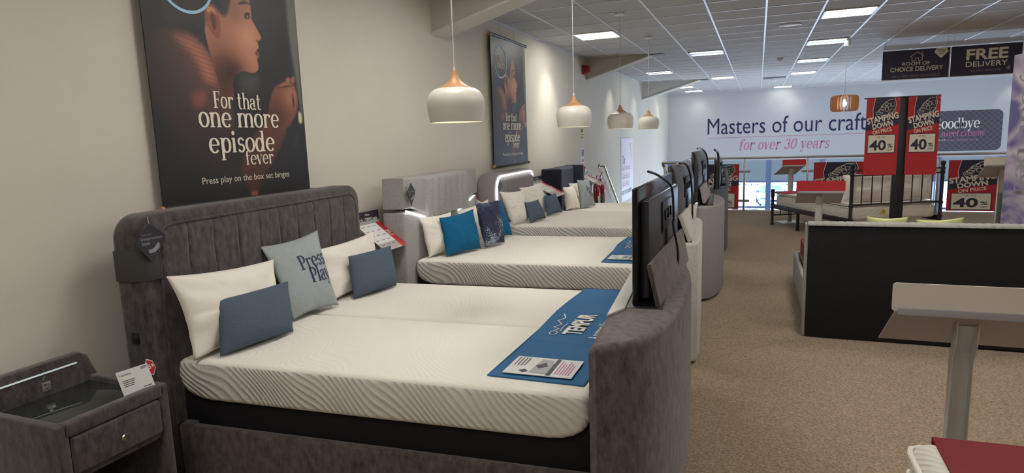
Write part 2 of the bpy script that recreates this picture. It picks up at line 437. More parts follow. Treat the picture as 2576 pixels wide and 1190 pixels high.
def put(m, geo, S, box, fit=True, rot=0, proj=None):
    """lay flat lettering on a surface; S=(origin,U,V,N) box=(u0,v0,u1,v1) in metres"""
    vs, fs = geo
    xs = [v[0] for v in vs]; ys = [v[1] for v in vs]
    x0, x1, y0, y1 = min(xs), max(xs), min(ys), max(ys)
    u0, v0, u1, v1 = box; O, U, V, N = S
    cu, cv = (u0+u1)/2, (v0+v1)/2; c, s_ = math.cos(rot), math.sin(rot)
    out = []
    for x, y in vs:
        u = (x-x0)/(x1-x0)*(u1-u0) - (u1-u0)/2; v = (y-y0)/(y1-y0)*(v1-v0) - (v1-v0)/2
        u, v = cu + c*u - s_*v, cv + s_*u + c*v
        p = O + U*u + V*v + N
        out.append(proj(p, u, v) if proj else p)
    m._add(out, fs)
def surf(O, U, V, eps=.002):
    U = Vector(U).normalized(); V = Vector(V).normalized()
    return (Vector(O), U, V, U.cross(V)*eps)
def flat(m, S, pts, k=1):
    O, U, V, N = S
    m.poly([O + U*p[0] + V*p[1] + N*k for p in pts])
def line(m, S, pts, w, k=1, close=False):
    if close: pts = list(pts) + [pts[0]]
    vs, fs = stroke(pts, w=w)
    O, U, V, N = S
    m._add([O + U*p[0] + V*p[1] + N*k for p in vs], fs)
def rrect(u0, v0, u1, v1, r, n=5):
    P = []
    for cx, cy, a in ((u1-r, v0+r, -90), (u1-r, v1-r, 0), (u0+r, v1-r, 90), (u0+r, v0+r, 180)):
        P += arc(cx, cy, r, r, a, a+90, n)
    return P
def board(name, S, pts, th, m, parent=None, bev=0):
    """a flat board of thickness th behind the surface S"""
    O, U, V, N = S; n = N.normalized()
    return mb().prism([O + U*p[0] + V*p[1] - n*th for p in pts], n*th, bev).build(name, m, parent)

# ================================================================== THE ROOM
WX = -2.94; CZ = 3.02; BY = 22.7; RX = 8.2; FY = -4.0; EDGE = 13.9
struct(mb().box((WX-.15, FY, -3.4), (WX, BY+.2, CZ+.2)).build('wall_left', 'wall_paint', smooth=False))
struct(mb().box((RX, FY, -3.4), (RX+.15, BY+.2, CZ+.2)).build('wall_right', 'wall_paint', smooth=False))
struct(mb().box((WX, FY-.15, -3.4), (RX, FY, CZ+.2)).build('wall_front', 'wall_paint', smooth=False))
struct(mb().box((WX, BY, .69), (RX, BY+.2, CZ+.2)).build('wall_back', 'back_wall_paint', smooth=False))
# carpeted upper floor with the stair opening at the far left
m = mb()
m.box((WX, FY, -.35), (RX, 12.15, 0)); m.box((-1.38, 12.15, -.35), (RX, EDGE, 0))
struct(m.build('floor', 'carpet', smooth=False))
struct(mb().box((WX, EDGE-1, -3.4), (RX, BY, -3.25)).build('floor_lower', 'carpet', smooth=False))
struct(mb().box((-1.38, EDGE, -.35), (RX, EDGE+.02, .03)).build('trim_1', 'plastic_white', smooth=False))
# stairs running down along the left wall
m = mb()
for i in range(9):
    z = -.18*(i+1)
    m.box((WX, 12.17+.27*i, z-.18), (-1.4, 12.17+.27*(i+1)+.03, z))
struct(m.build('floor_stairs', 'carpet', smooth=False))
# suspended ceiling: tiles above, the tee grid in front of them
struct(mb().box((WX, FY, CZ), (RX, BY, CZ+.1)).build('ceiling', 'ceiling_tile', smooth=False))
GX, GY, TX, TY = .05, 8.61, .62, .6
m = mb()
x = GX - 5*TX
xs = []
while x < RX:
    if x > WX+.05: m.box((x-.011, FY, CZ-.006), (x+.011, BY, CZ)); xs.append(x)
    x += TX
struct(m.build('trim_2', 'tee_metal', smooth=False))
m = mb(); y = GY - 21*TY
while y < BY:
    if y > FY: m.box((WX, y-.008, CZ-.005), (RX, y+.008, CZ))
    y += TY
m.box((WX, FY, CZ-.03), (WX+.02, BY, CZ)); m.box((WX, BY-.02, CZ-.03), (RX, BY, CZ))
struct(m.build('trim_3', 'tee_metal', smooth=False))
# baseboards
struct(mb().box((WX, FY, 0), (WX+.015, 12.1, .1), .004).build('baseboard_left', 'plastic_white'))
struct(mb().box((RX-.015, FY, 0), (RX, EDGE, .1), .004).build('baseboard_right', 'plastic_white'))

# haunched roof beams that dive into the left wall
def beam(y, zb, xe, lab, w=.24):
    t = thing('roof_beam', lab, 'beam', group='haunched beams on the left wall')
    m = mb()
    m.prism([(WX, y, CZ), (WX, y, zb), (xe, y, CZ)], (0, w, 0))
    m.build('web', 'beam_paint', t, smooth=False)
    n = Vector((CZ-zb, 0, -(xe-WX))).normalized()*.02
    m = mb(); m.prism([(WX, y-.03, zb), (xe, y-.03, CZ-.002), Vector((xe, y-.03, CZ-.002))+n, Vector((WX, y-.03, zb))+n], (0, w+.06, 0))
    m.build('flange', 'wall_paint', t, smooth=False)
    m = mb(); m.box((xe-.02, y-.02, CZ-.012), (xe+.2, y+w+.02, CZ-.003)); m.build('ceiling_gap', 'black_metal', t, smooth=False)
    return t
beam(5.56, 2.655, -1.62, 'white sloping beam nearest the camera, cut by the top of the picture')
beam(11.45, 2.665, -1.78, 'white sloping beam above the red alarm sounder on the left wall')
beam(17.4, 2.59, -1.45, 'farthest white sloping beam, close to the back wall corner', .3)

# recessed light panels
def panel(cx, cy, lab, louvre=False, group='square recessed ceiling lights'):
    t = thing('ceiling_light', lab, 'ceiling light', group=group)
    a, b = .285, .275
    m = mb()
    for q in ((-a, -b, a, -b+.02), (-a, b-.02, a, b), (-a, -b, -a+.02, b), (a-.02, -b, a, b)):
        m.box((cx+q[0], cy+q[1], CZ-.014), (cx+q[2], cy+q[3], CZ-.001))
    m.build('light_frame', 'tee_metal', t, smooth=False)
    if louvre:
        m = mb()
        for s in (-1, 1): m.box((cx-a+.03, cy+s*.17-.05, CZ-.013), (cx+a-.03, cy+s*.17+.05, CZ-.001))
        m.build('light_tube', 'panel_glow_far', t, smooth=False)
        m = mb(); m.box((cx-a+.02, cy-.11, CZ-.012), (cx+a-.02, cy+.11, CZ-.001)); m.build('reflector', 'panel_reflector', t, smooth=False)
    else:
        m = mb(); m.box((cx-a+.02, cy-b+.02, CZ-.013), (cx+a-.02, cy+b-.02, CZ-.001)); m.build('diffuser', 'panel_glow', t, smooth=False)
    return t
cx0, cx1, cx2 = -2.12, -.88, .98
panel(cx0, 8.88, 'bright square ceiling light in the row by the left wall, nearest of the row')
panel(cx2, 8.88, 'bright square ceiling light nearest the camera, in the row right of centre')
panel(cx1, 11.85, 'ceiling light with two bright bars, second nearest left of centre, above the far pendants', True)
panel(cx2, 11.55, 'ceiling light beside the cord of the wooden pendant lamp', True)
panel(cx0, 14.85, 'ceiling light between the red alarm beam and the farthest beam', True)
panel(cx2, 14.4, 'ceiling light in the right row, third from the camera', True)
panel(cx1, 17.3, 'ceiling light in the middle row beyond the farthest pendant, small and bright', True)
panel(cx2, 17.3, 'ceiling light in the right row, fourth from the camera', True)
panel(cx0, 19.9, 'ceiling light by the left wall beyond the farthest beam, nearer of the two there', True)
panel(cx0+.1, 21.9, 'ceiling light in the far left corner touching the back wall', True)
panel(cx2-.3, 22.2, 'ceiling light in the right row touching the back wall', True)
# unseen lamps continuing the rows, with more added to brighten the near shop
for (px, py) in ((-1.5, 2.9), (-1.5, 4.7), (-1.5, .6), (1.0, 4.6), (1.0, 3.2), (1.0, 6.0), (3.5, 3.2), (3.5, 6.0), (3.5, 8.9), (3.5, 0.3), (-1.5, -1.2), (1.0, -1.2), (6.0, 3.2), (6.0, 8.9), (6, 13)):
    panel(px, py, 'square ceiling light out of view, added to light the near part of the shop', group='added unseen ceiling lights above the near beds')
# wall washing spots over the left wall and the back wall
def spot(x, y, tx, ty, tz, e, col=(1, .93, .82)):
    l = D.lights.new('wall_spot', 'SPOT'); l.energy = e; l.spot_size = 1.25; l.spot_blend = .9; l.color = col; l.shadow_soft_size = .05
    o = D.objects.new('wall_spot', l); o.location = (x, y, CZ-.06)
    o.rotation_euler = (Vector((tx, ty, tz))-Vector((x, y, CZ-.06))).to_track_quat('-Z', 'Y').to_euler(); COL.objects.link(o)
    return o
for yy, e in ((9.1, 14), (13.4, 8), (16.2, 6), (20.2, 6)): spot(WX+.62, yy, WX, yy, 1.75, e)
for xx, e in ((-1.9, 45), (1.0, 45), (3.9, 55), (6.9, 55)): spot(xx, BY-.5, xx, BY, 2.2, e*.05, (1, .95, .8))
# ceiling odds and ends
def ceiling_disc(name, x, y, r, lab, cat, small=False):
    m = mb(); m.lathe([(r, CZ-.001), (r, CZ-.012), (r*.82, CZ-.02), (r*.78, CZ-.012), (1e-6, CZ-.012)] if not small else
                      [(r, CZ-.001), (r, CZ-.03), (r*.75, CZ-.05), (r*.4, CZ-.07), (1e-6, CZ-.072)], (x, y, 0), 28)
    return tag(m.build(name, 'plastic_white'), lab, cat)
ceiling_disc('ceiling_speaker', .36, 9.48, .14, 'round white speaker recessed in the ceiling tile left of the nearest light', 'speaker')
ceiling_disc('smoke_detector', .36, 13.6, .06, 'small white smoke detector on the ceiling, nearer of the two', 'smoke detector', True)
ceiling_disc('smoke_detector', .36, 18.9, .07, 'small white smoke detector on the ceiling, close to the back wall', 'smoke detector', True)
m = mb(); m.box((.08, 18.1, CZ-.03), (.62, 18.35, CZ-.001), .004)
for i in range(5): m.box((.1, 18.12+i*.045, CZ-.036), (.3, 18.14+i*.045, CZ-.03))
tag(m.build('air_vent', 'ink_mid'), 'thin grey air vent in the far ceiling beside the smoke detector', 'vent')

# ---- back windows (below the bulkhead)
t = MB(); fr = mb()
for x in (-2.85, -1.25, .35, 1.95, 3.55, 5.15, 6.75, 8.1):
    fr.box((x-.08, BY+.0, -3.3), (x+.08, BY+.14, .69))
fr.box((WX, BY+.01, -.06), (RX, BY+.12, 0)); fr.box((WX, BY+.01, -.92), (RX, BY+.12, -.86)); fr.box((WX, BY, -3.3), (RX, BY+.14, -3.2))
w = struct(fr.build('window_1', 'frame_blue', smooth=False))
gl = mb(); gl.box((WX, BY+.06, -3.2), (RX, BY+.07, -.03)); struct(gl.build('window_pane', 'glass_clear', w, smooth=False))
bl = mb(); bl.box((WX, BY+.02, -.02), (RX, BY+.04, .70)); tag(bl.build('roller_blind', 'blind', smooth=False), 'pale blue grey blind band across the top of the back window', 'blind')

# ---- outside
struct(mb().box((-60, BY+.6, -3.6), (80, 120, -3.5)).build('ground_outside', 'asphalt', smooth=False))
def car(cx, cy, rz, m_body, lab):
    t = thing('car', lab, 'car', (cx, cy, -3.5), rz, 'cars parked outside')
    def L(y, z): return (0, y, z)
    prof = [(-2.1, .35), (-2.12, .7), (-1.95, .88), (-1.0, .98), (1.5, 1.0), (2.05, .92), (2.12, .6), (2.08, .35)]
    b = mb(); b.prism([(-.86, p[0], p[1]) for p in prof], (1.72, 0, 0), .1, 3); b.build('body', m_body, t)
    cab = mb(); cab.prism([(-.72, -1.05, .96), (-.72, -.4, 1.42), (-.72, 1.05, 1.44), (-.72, 1.75, .98)], (1.44, 0, 0), .09, 3); cab.build('cabin', 'car_glass', t)
    r = mb(); r.box((-.66, -.42, 1.40), (.66, 1.05, 1.47), .03); r.build('roof', m_body, t)
    for sx in (-1, 1):
        for yy in (-1.32, 1.3):
            w_ = mb(); w_.lathe([(.02, -.1), (.31, -.1), (.33, -.05), (.33, .05), (.31, .1), (.02, .1)], (sx*.78, yy, .33), 20, 'X'); w_.build('wheel', 'tyre', t)
        mr = mb(); mr.box((sx*.88-.1, -.75, .98), (sx*.88+.1, -.65, 1.12), .02); mr.build('wing_mirror', 'car_dark', t)
        h = mb(); h.box((sx*.62-.16, -2.14, .62), (sx*.62+.16, -2.0, .76), .03); h.build('headlight', 'car_glass', t)
    g = mb(); g.box((-.4, -2.14, .45), (.4, -2.08, .6), .01); g.build('grille', 'car_dark', t)
    return t
car(.9, 47.5, .05, 'car_silver', 'pale car facing the window, seen beside the blue window post')
car(4.6, 49.5, 1.5, 'car_silver', 'side of a pale car behind the far price stand, right of the window post')
car(-2.1, 41.0, 1.2, 'car_silver', 'pale car beyond the left red poster')
m = mb()
for i in range(60): m.box((-12+i*.5, 62, -3.5), (-11.95+i*.5, 62.04, -1.9))
m.box((-12, 62, -2.0), (18, 62.05, -1.9)); m.box((-12, 62, -3.2), (18, 62.05, -3.1))
tag(m.build('railing_fence', 'ink_mid', smooth=False), 'thin washed-out fence far outside beyond the parked cars', 'fence')

# ---- balustrade
def balustrade():
    t = thing('glass_balustrade', 'steel and glass balustrade with round handrail along the floor edge', 'balustrade')
    hr = mb(); hr.tube([(-1.68, 12.1, 1.1), (-1.36, 12.1, 1.1), (-1.34, 12.14, 1.1), (-1.34, 13.82, 1.1), (-1.30, 13.86, 1.1), (RX-.02, 13.86, 1.1)], .024, 12); hr.build('handrail', 'steel', t)
    rail2 = mb(); rail2.tube([(-1.66, 12.1, 1.08), (-1.52, 13.4, .12)], .022, 10); rail2.build('stair_handrail', 'steel', t)
    posts = [(-1.62, 12.1), (-1.34, 12.1), (-1.34, 13.0), (-1.34, 13.86), (-.25, 13.86), (.93, 13.86), (2.05, 13.86), (3.14, 13.86), (4.3, 13.86), (5.45, 13.86), (6.6, 13.86), (7.8, 13.86)]
    for px, py in posts:
        p = mb(); p.box((px-.02, py-.02, 0), (px+.02, py+.02, 1.02), .006); p.tube([(px, py, 1.0), (px, py, 1.09)], .008, 6); p.build('post', 'steel', t)
    for a, b in zip(posts[3:], posts[4:]):
        g = mb(); g.box((a[0]+.05, 13.855, .07), (b[0]-.05, 13.867, 1.0), .002, 1); g.build('glass_pane', 'glass', t, smooth=False)
        for sx, px in ((1, a[0]), (-1, b[0])):
            for z in (.22, .82):
                c = mb(); c.prism([(px+sx*p[0], 13.835, z+p[1]) for p in [(.015, -.025)] + [(.09+.025*math.cos(q), .025*math.sin(q)) for q in (-1.2, -.6, 0, .6, 1.2)] + [(.015, .025)]], (0, .04, 0), .004, 1); c.build('glass_clamp', 'steel', t)
    g = mb(); g.box((-1.346, 12.2, .07), (-1.334, 12.95, 1.0)); g.box((-1.346, 13.05, .07), (-1.334, 13.8, 1.0)); g.build('glass_pane', 'glass', t, smooth=False)
balustrade()

# ================================================================== SIGNS
def stamping(name, S, w, h, lab, cat, art=1.0, group=None, th=.004, drop=0):
    """red sale poster. S origin = lower left. art height occupies the top h-drop"""
    t = thing(name, lab, cat, group=group)
    board('panel', (S[0], S[1], S[2], S[3]), [(0, 0), (w, 0), (w, h), (0, h)], th, 'sale_red', t)
    A = h - drop; b0 = drop
    def Q(pts): return [(p[0]*w, b0+p[1]*A) for p in pts]
    m = mb(); flat(m, S, Q([(0, .42), (1, .53), (1, .70), (0, .60)]), .5)
    flat(m, S, Q([(.22, .62), (.20, .8), (.26, 1.0), (.86, 1.0), (.90, .85), (.80, .66)]), .6)
    m.build('navy_band', 'sign_navy', t, smooth=False)
    # boot sole drawn in cream lines
    m = mb(); lw = .011*w/.8
    def ln(pts, k=1.0, cl=False): line(m, S, Q(pts), lw*k, .9, cl)
    ln([(.22, .66), (.20, .8), (.26, 1.0)]); ln([(.84, 1.0), (.90, .88), (.84, .76), (.72, .70), (.55, .66), (.40, .64), (.34, .68), (.30, .74), (.40, .80), (.52, .90), (.66, .96), (.82, .97)])
    for k in range(4): ln([(.34+.035*k, .72+.045*k), (.48+.035*k, .70+.045*k), (.50+.035*k, .73+.045*k), (.37+.035*k, .75+.045*k)], .8, True)
    for cx_, cy_, r_ in ((.62, .80, .05), (.68, .87, .045), (.60, .89, .04)): ln([(p[0], p[1]) for p in arc(cx_, cy_, r_, r_*.8, 0, 360, 10)], .8)
    ln([(.66, .72), (.78, .74), (.84, .80), (.74, .80)], .8, True); ln([(.76, .84), (.85, .86), (.84, .92), (.75, .91)], .8, True)
    m.build('boot_drawing', 'ink_cream', t, smooth=False)
    m = mb(); r = math.atan(.11*A/w)
    def T(s, x0, y0, x1, y1, bold=.02, rot=r): put(m, sans_geo(s, bold), S2, (x0*w, b0+y0*A, x1*w, b0+y1*A), rot=rot)
    S2 = (S[0], S[1], S[2], S[3]*1.6)
    T('STAMPING', .02, .585, .98, .70, .035); T('DOWN', .20, .475, .82, .575, .035); T('ON PRICE', .22, .385, .80, .455, .02)
    m.build('headline', 'ink_cream', t, smooth=False)
    m = mb(); flat(m, S2, Q([(.08, .02), (.92, .02), (.92, .36), (.08, .36)]), .7); m.build('price_border', 'sign_navy', t, smooth=False)
    m = mb(); flat(m, S2, Q([(.10, .035), (.90, .035), (.90, .345), (.10, .345)]), 1); m.build('price_box', 'ink_cream', t, smooth=False)
    m = mb(); S2 = (S[0], S[1], S[2], S[3]*2.4)
    T('UP TO', .36, .29, .60, .325, .0, 0); T('40', .14, .07, .65, .26, .03, 0); T('%', .69, .12, .85, .19, .02, 0); T('OFF', .69, .065, .85, .10, .01, 0)
    m.build('price_lettering', 'sign_navy', t, smooth=False)
    m = mb()
    for u, v in ((.03, .97), (.97, .97), (.03, .03), (.97, .03)): m.sphere(S[0]+S[1]*(u*w)+S[2]*(v*h), .006, 6)
    m.build('fixing', 'chrome', t)
    return t
G = 'red sale posters fixed to the glass balustrade'
stamping('sale_poster', surf((-1.17, 13.82, .05), (1, 0, 0), (0, 0, 1), .0015), .82, .93, 'red sale poster on the balustrade glass, half hidden by the row of televisions', 'poster', group=G)
stamping('sale_poster', surf((1.04, 13.82, .05), (1, 0, 0), (0, 0, 1), .0015), .87, .94, 'red sale poster on the balustrade behind the black metal bed', 'poster', group=G)
stamping('sale_poster', surf((3.30, 13.82, .05), (1, 0, 0), (0, 0, 1), .0015), .76, .94, 'red sale poster on the balustrade at the right, beside the lilac banner', 'poster', group=G)

# totem: dark pole with a red banner on either side
t = thing('banner_pole', 'black square pole standing behind the black headboard, between two red banners', 'pole')
m = mb(); m.box((1.468, 8.47, .02), (1.598, 8.53, 1.97), .006); m.build('pole', 'black_metal', t)
m = mb(); m.box((1.22, 8.3, 0), (1.82, 8.7, .02), .004); m.build('base_plate', 'black_metal', t)
m = mb(); m.box((1.14, 8.455, 1.955), (1.90, 8.475, 1.97), .003); m.build('hanging_bar', 'black_metal', t)
g2 = 'red sale banners hanging on the black pole'
stamping('sale_banner', surf((1.165, 8.44, 1.075), (1, 0, 0), (0, 0, 1), .0012), .335, .885, 'red sale banner on the left of the black pole', 'banner', group=g2, th=.003, drop=.24)
stamping('sale_banner', surf((1.583, 8.44, 1.075), (1, 0, 0), (0, 0, 1), .0012), .312, .885, 'red sale banner on the right of the black pole', 'banner', group=g2, th=.003, drop=.24)

# hanging delivery signs
def hanging(x0, x1, lab, fn):
    t = thing('hanging_sign', lab, 'sign', group='dark hanging delivery signs')
    S = surf((x0, 12.0, 2.383), (1, 0, 0), (0, 0, 1), .002)
    w, h = x1-x0, .456
    board('panel', S, [(0, 0), (w, 0), (w, h), (0, h)], .006, 'sign_navy', t)
    m = mb(); m.box((x0-.01, 11.99, 2.372), (x1+.01, 12.012, 2.384)); m.box((x1, 11.99, 2.372), (x1+.012, 12.012, 2.85)); m.build('edge_trim', 'plastic_white', t, smooth=False)
    m = mb()
    for px in (x0+.03, x1-.03): m.tube([(px, 12.0, 2.83), (px, 12.0, CZ-.005)], .002, 5)
    m.build('wire', 'steel', t); fn(t, S, x0)
    return t
def room_sign(t, S, x0):
    c = lambda a, b, c_, d: (a-x0, b-2.383, c_-x0, d-2.383)
    m = mb(); put(m, sans_geo('ROOM OF', .008), S, c(2.13, 2.595, 2.51, 2.65)); put(m, sans_geo('CHOICE DELIVERY', .008), S, c(1.965, 2.505, 2.69, 2.575))
    hx, hz = 2.33-x0, 2.66-2.383
    line(m, S, [(hx-.09, hz+.07), (hx, hz+.14), (hx+.09, hz+.07)], .008); line(m, S, [(hx-.07, hz+.07), (hx-.07, hz+.005), (hx-.02, hz+.005), (hx-.02, hz+.045), (hx+.02, hz+.045), (hx+.02, hz+.005), (hx+.07, hz+.005), (hx+.07, hz+.07)], .008)
    line(m, S, [(hx+.05, hz+.12), (hx+.05, hz+.14), (hx+.075, hz+.14), (hx+.075, hz+.09)], .005)
    m.build('lettering', 'ink_cream', t, smooth=False)
    m = mb(); put(m, sans_geo('for a little extra convenience'), S, c(2.0, 2.415, 2.655, 2.463)); m.build('small_lettering', 'ink_purple', t, smooth=False)
    m = mb(); flat(m, S, [(2.66-x0-.10, .395), (2.66-x0-.02, .31), (2.66-x0+.0, .30), (2.66-x0+.09, .395), (2.66-x0+.07, .452), (2.66-x0-.07, .452)]); m.build('diamond', 'ink_cream', t, smooth=False)
    S3 = (S[0], S[1], S[2], S[3]*2); m = mb()
    for s, a, b, z in (('Additional', -.07, .06, .415), ('charges', -.05, .05, .385), ('apply', -.035, .035, .355)): put(m, sans_geo(s, .01), S3, (2.66-x0+a, z, 2.66-x0+b, z+.022))
    m.build('diamond_lettering', 'sign_navy', t, smooth=False)
def free_sign(t, S, x0):
    c = lambda a, b, c_, d: (a-x0, b-2.383, c_-x0, d-2.383)
    m = mb(); put(m, sans_geo('FREE', .03), S, c(2.99, 2.62, 3.53, 2.785)); put(m, sans_geo('DELIVERY', .012), S, c(2.99, 2.515, 3.53, 2.595)); m.build('lettering', 'ink_cream', t, smooth=False)
    m = mb(); put(m, sans_geo('to your doorstep'), S, c(3.06, 2.43, 3.45, 2.48)); flat(m, S, [(.72, .09), (.76, .13), (.78, .09), (.76, .05)]); m.build('small_lettering', 'ink_purple', t, smooth=False)
hanging(1.85, 2.767, 'dark hanging sign reading room of choice delivery with a house outline', room_sign)
hanging(2.79, 3.70, 'dark hanging sign reading free delivery to your doorstep', free_sign)
m = mb(); m.box((1.86, 12.03, 2.86), (3.9, 12.045, 2.93), .003)
for px in (1.9, 3.8): m.tube([(px, 12.04, 2.93), (px, 12.04, CZ-.005)], .003, 5)
tag(m.build('sign_rail', 'tee_metal'), 'pale thin rail hanging above the dark delivery signs', 'rail')

# back wall lettering
S = surf((0, BY-.004, 0), (1, 0, 0), (0, 0, 1), .002)
t = thing('wall_lettering', 'navy and pink slogan Masters of our craft for over 30 years on the back wall', 'wall lettering')
m = mb(); put(m, sans_geo('Masters of our craft', .0), S, (-1.62, 1.58, 3.16, 2.12)); m.build('slogan', 'ink_navy', t, smooth=False)
m = mb(); flat(m, S, [(-1.62, 1.455), (3.2, 1.465), (3.2, 1.478), (-1.62, 1.468)]); m.build('underline', 'ink_pink', t, smooth=False)
m = mb(); put(m, serif_geo('for over 30 years', .28, .55, .05), S, (-.60, .93, 2.14, 1.40)); m.build('script', 'ink_pink', t, smooth=False)
t = thing('wall_plaque', 'dark rounded panel reading Goodbye and sweet dreams on the back wall', 'sign')
mm = [(p[0], p[1]) for p in rrect(4.1, .86, 6.68, 2.06, .16)]
board('panel', surf((0, BY-.002, 0), (1, 0, 0), (0, 0, 1)), mm, .02, 'damask_grey', t)
S = surf((0, BY-.025, 0), (1, 0, 0), (0, 0, 1), .002)
m = mb(); put(m, serif_geo('Goodbye', 0, 1.0), S, (4.93, 1.44, 6.12, 1.86)); put(m, serif_geo('and', 0, 1.0), S, (4.55, 1.29, 5.08, 1.50)); put(m, sans_geo('SHOP ONLINE 24/7 AT'), S, (4.45, 1.17, 5.28, 1.215)); m.build('lettering', 'ink_white', t, smooth=False)
m = mb(); put(m, serif_geo('sweet dreams', .25, .6), S, (5.15, 1.30, 6.25, 1.50)); put(m, sans_geo('www.dreams.co.uk'), S, (5.32, 1.165, 6.10, 1.225)); m.build('pink_lettering', 'ink_pink', t, smooth=False)

# narrow sign board on the left wall
S = surf((WX+.012, 14.5, .1), (0, 1, 0), (0, 0, 1), .002)
t = thing('wall_board', 'tall white notice board on the left wall past the stair handrail', 'sign')
board('panel', S, [(0, 0), (1.45, 0), (1.45, 1.48), (0, 1.48)], .012, 'board_pale', t)
m = mb(); put(m, sans_geo('Our'), S, (.12, .88, .45, 1.08)); line(m, S, [(1.05, 1.32), (1.15, 1.34)], .02); line(m, S, [(1.08, 1.33), (1.25, 1.02)], .012); put(m, sans_geo('are on another'), S, (.10, .16, 1.3, .30)); m.build('lettering', 'ink_grey', t, smooth=False)
m = mb(); put(m, sans_geo('Bed Frames,'), S, (.10, .70, 1.1, .86)); put(m, sans_geo('Kids Beds &'), S, (.10, .52, 1.05, .67)); put(m, sans_geo('Sofa Beds'), S, (.10, .34, .95, .48)); m.build('pink_lettering', 'ink_pinkpale', t, smooth=False)

# ---- the two tall fabric posters
def sdist(poly, X, Y):
    d = np.full(X.shape, 1e9); inside = np.zeros(X.shape, bool); n = len(poly)
    for i in range(n):
        x0, y0 = poly[i]; x1, y1 = poly[(i+1) % n]; y0 *= 1.29; y1 *= 1.29
        ex, ey = x1-x0, y1-y0; t_ = np.clip(((X-x0)*ex+(Y-y0)*ey)/(ex*ex+ey*ey+1e-12), 0, 1)
        d = np.minimum(d, np.hypot(X-x0-ex*t_, Y-y0-ey*t_))
        if abs(ey) > 1e-12:
            c_ = ((y0 > Y) != (y1 > Y)) & (X < (x1-x0)*(Y-y0)/ey + x0); inside ^= c_
    return np.where(inside, -d, d)
def smooth_poly(P, k=3):
    for _ in range(k):
        P = [q for a, b in zip(P, P[1:]+P[:1]) for q in ((a[0]*.75+b[0]*.25, a[1]*.75+b[1]*.25), (a[0]*.25+b[0]*.75, a[1]*.25+b[1]*.75))]
    return P
def vnoise(X, Y, f, seed):
    rng = np.random.RandomState(seed); g = rng.rand(64, 64); x = X*f % 63; y = Y*f % 63
    i, j = x.astype(int), y.astype(int); a, b = x-i, y-j; a = a*a*(3-2*a); b = b*b*(3-2*b)
    return (g[i, j]*(1-a)+g[i+1, j]*a)*(1-b)+(g[i, j+1]*(1-a)+g[i+1, j+1]*a)*b
NU, NV = 290, 400
def poster_colours():
    u, v = np.meshgrid(np.linspace(0, 1, NU+1), np.linspace(0, 1, NV+1)); X, Y = u, v*1.29
    C = np.zeros(u.shape+(3,)); C[:] = (33, 32, 34)
    C += (vnoise(X, Y, 7, 1)[..., None]-.5)*10
    def lay(col, poly, soft=.006, k=3, alpha=1.0, sm=True):
        d = sdist(smooth_poly(poly, 2) if sm else poly, X, Y); a = np.clip(.5-d/soft, 0, 1); a = a*a*(3-2*a)*alpha
        if callable(col): col = col()
        C[:] = C*(1-a[..., None])+np.array(col)*a[..., None]
    G1 = lambda cx, cy, r: np.exp(-((X-cx)**2+(Y-cy*1.29)**2)/(r*r))[..., None]
    lay((58, 60, 58), [(.523, .494), (.65, .502), (.655, .452), (.597, .413), (.513, .431)], .08)
    lay((96, 98, 88), [(.945, 1.1), (1.02, 1.1), (1.0, .61), (.99, .468), (.995, .341), (.975, .332), (.955, .49), (.925, .643), (.923, .832)], .04)
    sw = [(.003, .567), (.082, .614), (.178, .626), (.26, .615), (.322, .579), (.367, .524), (.396, .466), (.415, .412), (.467, .338), (.446, .247), (.397, .164), (.331, .111), (.25, .155), (.156, .21), (.072, .287), (.022, .372), (.003, .467)]
    knit = (np.sin(Y*300+X*60)*.5+.5)[..., None]*10
    wgt = np.clip((X-.02)/.36, 0, 1)[..., None]; top = np.clip((Y/1.29-.22)/.35, 0, 1)[..., None]
    lay(lambda: (np.array((40, 33, 34))+np.array((78, 38, 26))*wgt*top+knit*wgt*top), sw, .035)
    lay(lambda: np.array((140, 84, 66))+knit*1.6, [(.154, .6), (.253, .601), (.319, .559), (.358, .503), (.37, .44), (.3, .447), (.276, .498), (.243, .546), (.179, .578)], .07, alpha=.9)
    lay((122, 66, 60), [(.209, .404), (.295, .42), (.31, .381), (.261, .347), (.21, .352)], .05, alpha=.8)
    face = [(.447, .803), (.455, .86), (.50, .885), (.56, .88), (.60, .85), (.628, .81), (.640, .76), (.640, .735), (.637, .715), (.652, .70), (.668, .682), (.690, .660), (.697, .652), (.695, .643), (.684, .634), (.668, .629), (.668, .618), (.673, .608), (.667, .600), (.655, .593), (.655, .588), (.668, .582), (.669, .572), (.660, .563), (.652, .557), (.656, .545), (.659, .530), (.654, .517), (.641, .507), (.62, .50), (.598, .499), (.565, .503), (.536, .500), (.505, .490), (.485, .478), (.472, .449), (.470, .387), (.44, .395), (.403, .405), (.38, .45), (.363, .504), (.342, .575), (.331, .632), (.344, .711)]
    def skin():
        b = np.array((150, 100, 78.))*np.ones(u.shape+(3,))
        b = b + G1(.60, .64, .09)*np.array((34, 26, 20)) + G1(.62, .54, .05)*np.array((12, 8, 6)) - G1(.43, .50, .10)*np.array((58, 44, 34)) - G1(.40, .40, .12)*np.array((60, 44, 36)) - G1(.50, .50, .06)*np.array((36, 30, 24)) + G1(.53, .72, .06)*np.array((-20, -14, -10))
        return np.clip(b, 20, 230)
    lay(skin, face, .006, sm=False)
    lay((44, 40, 40), [(.10, .66), (.13, .80), (.20, .92), (.33, 1.0), (.47, .98), (.56, .93), (.60, .87), (.55, .85), (.515, .80), (.497, .745), (.478, .715), (.455, .70), (.425, .715), (.40, .735), (.36, .735), (.343, .715), (.338, .66), (.315, .635), (.24, .66), (.16, .64)], .03)
    lay((66, 60, 56), [(.40, .80), (.47, .84), (.50, .79), (.48, .74), (.45, .73)], .06, alpha=.5)
    lay((128, 74, 54), [(.338, .715), (.362, .735), (.402, .733), (.426, .70), (.430, .66), (.418, .618), (.402, .612), (.372, .63), (.345, .66)], .007)
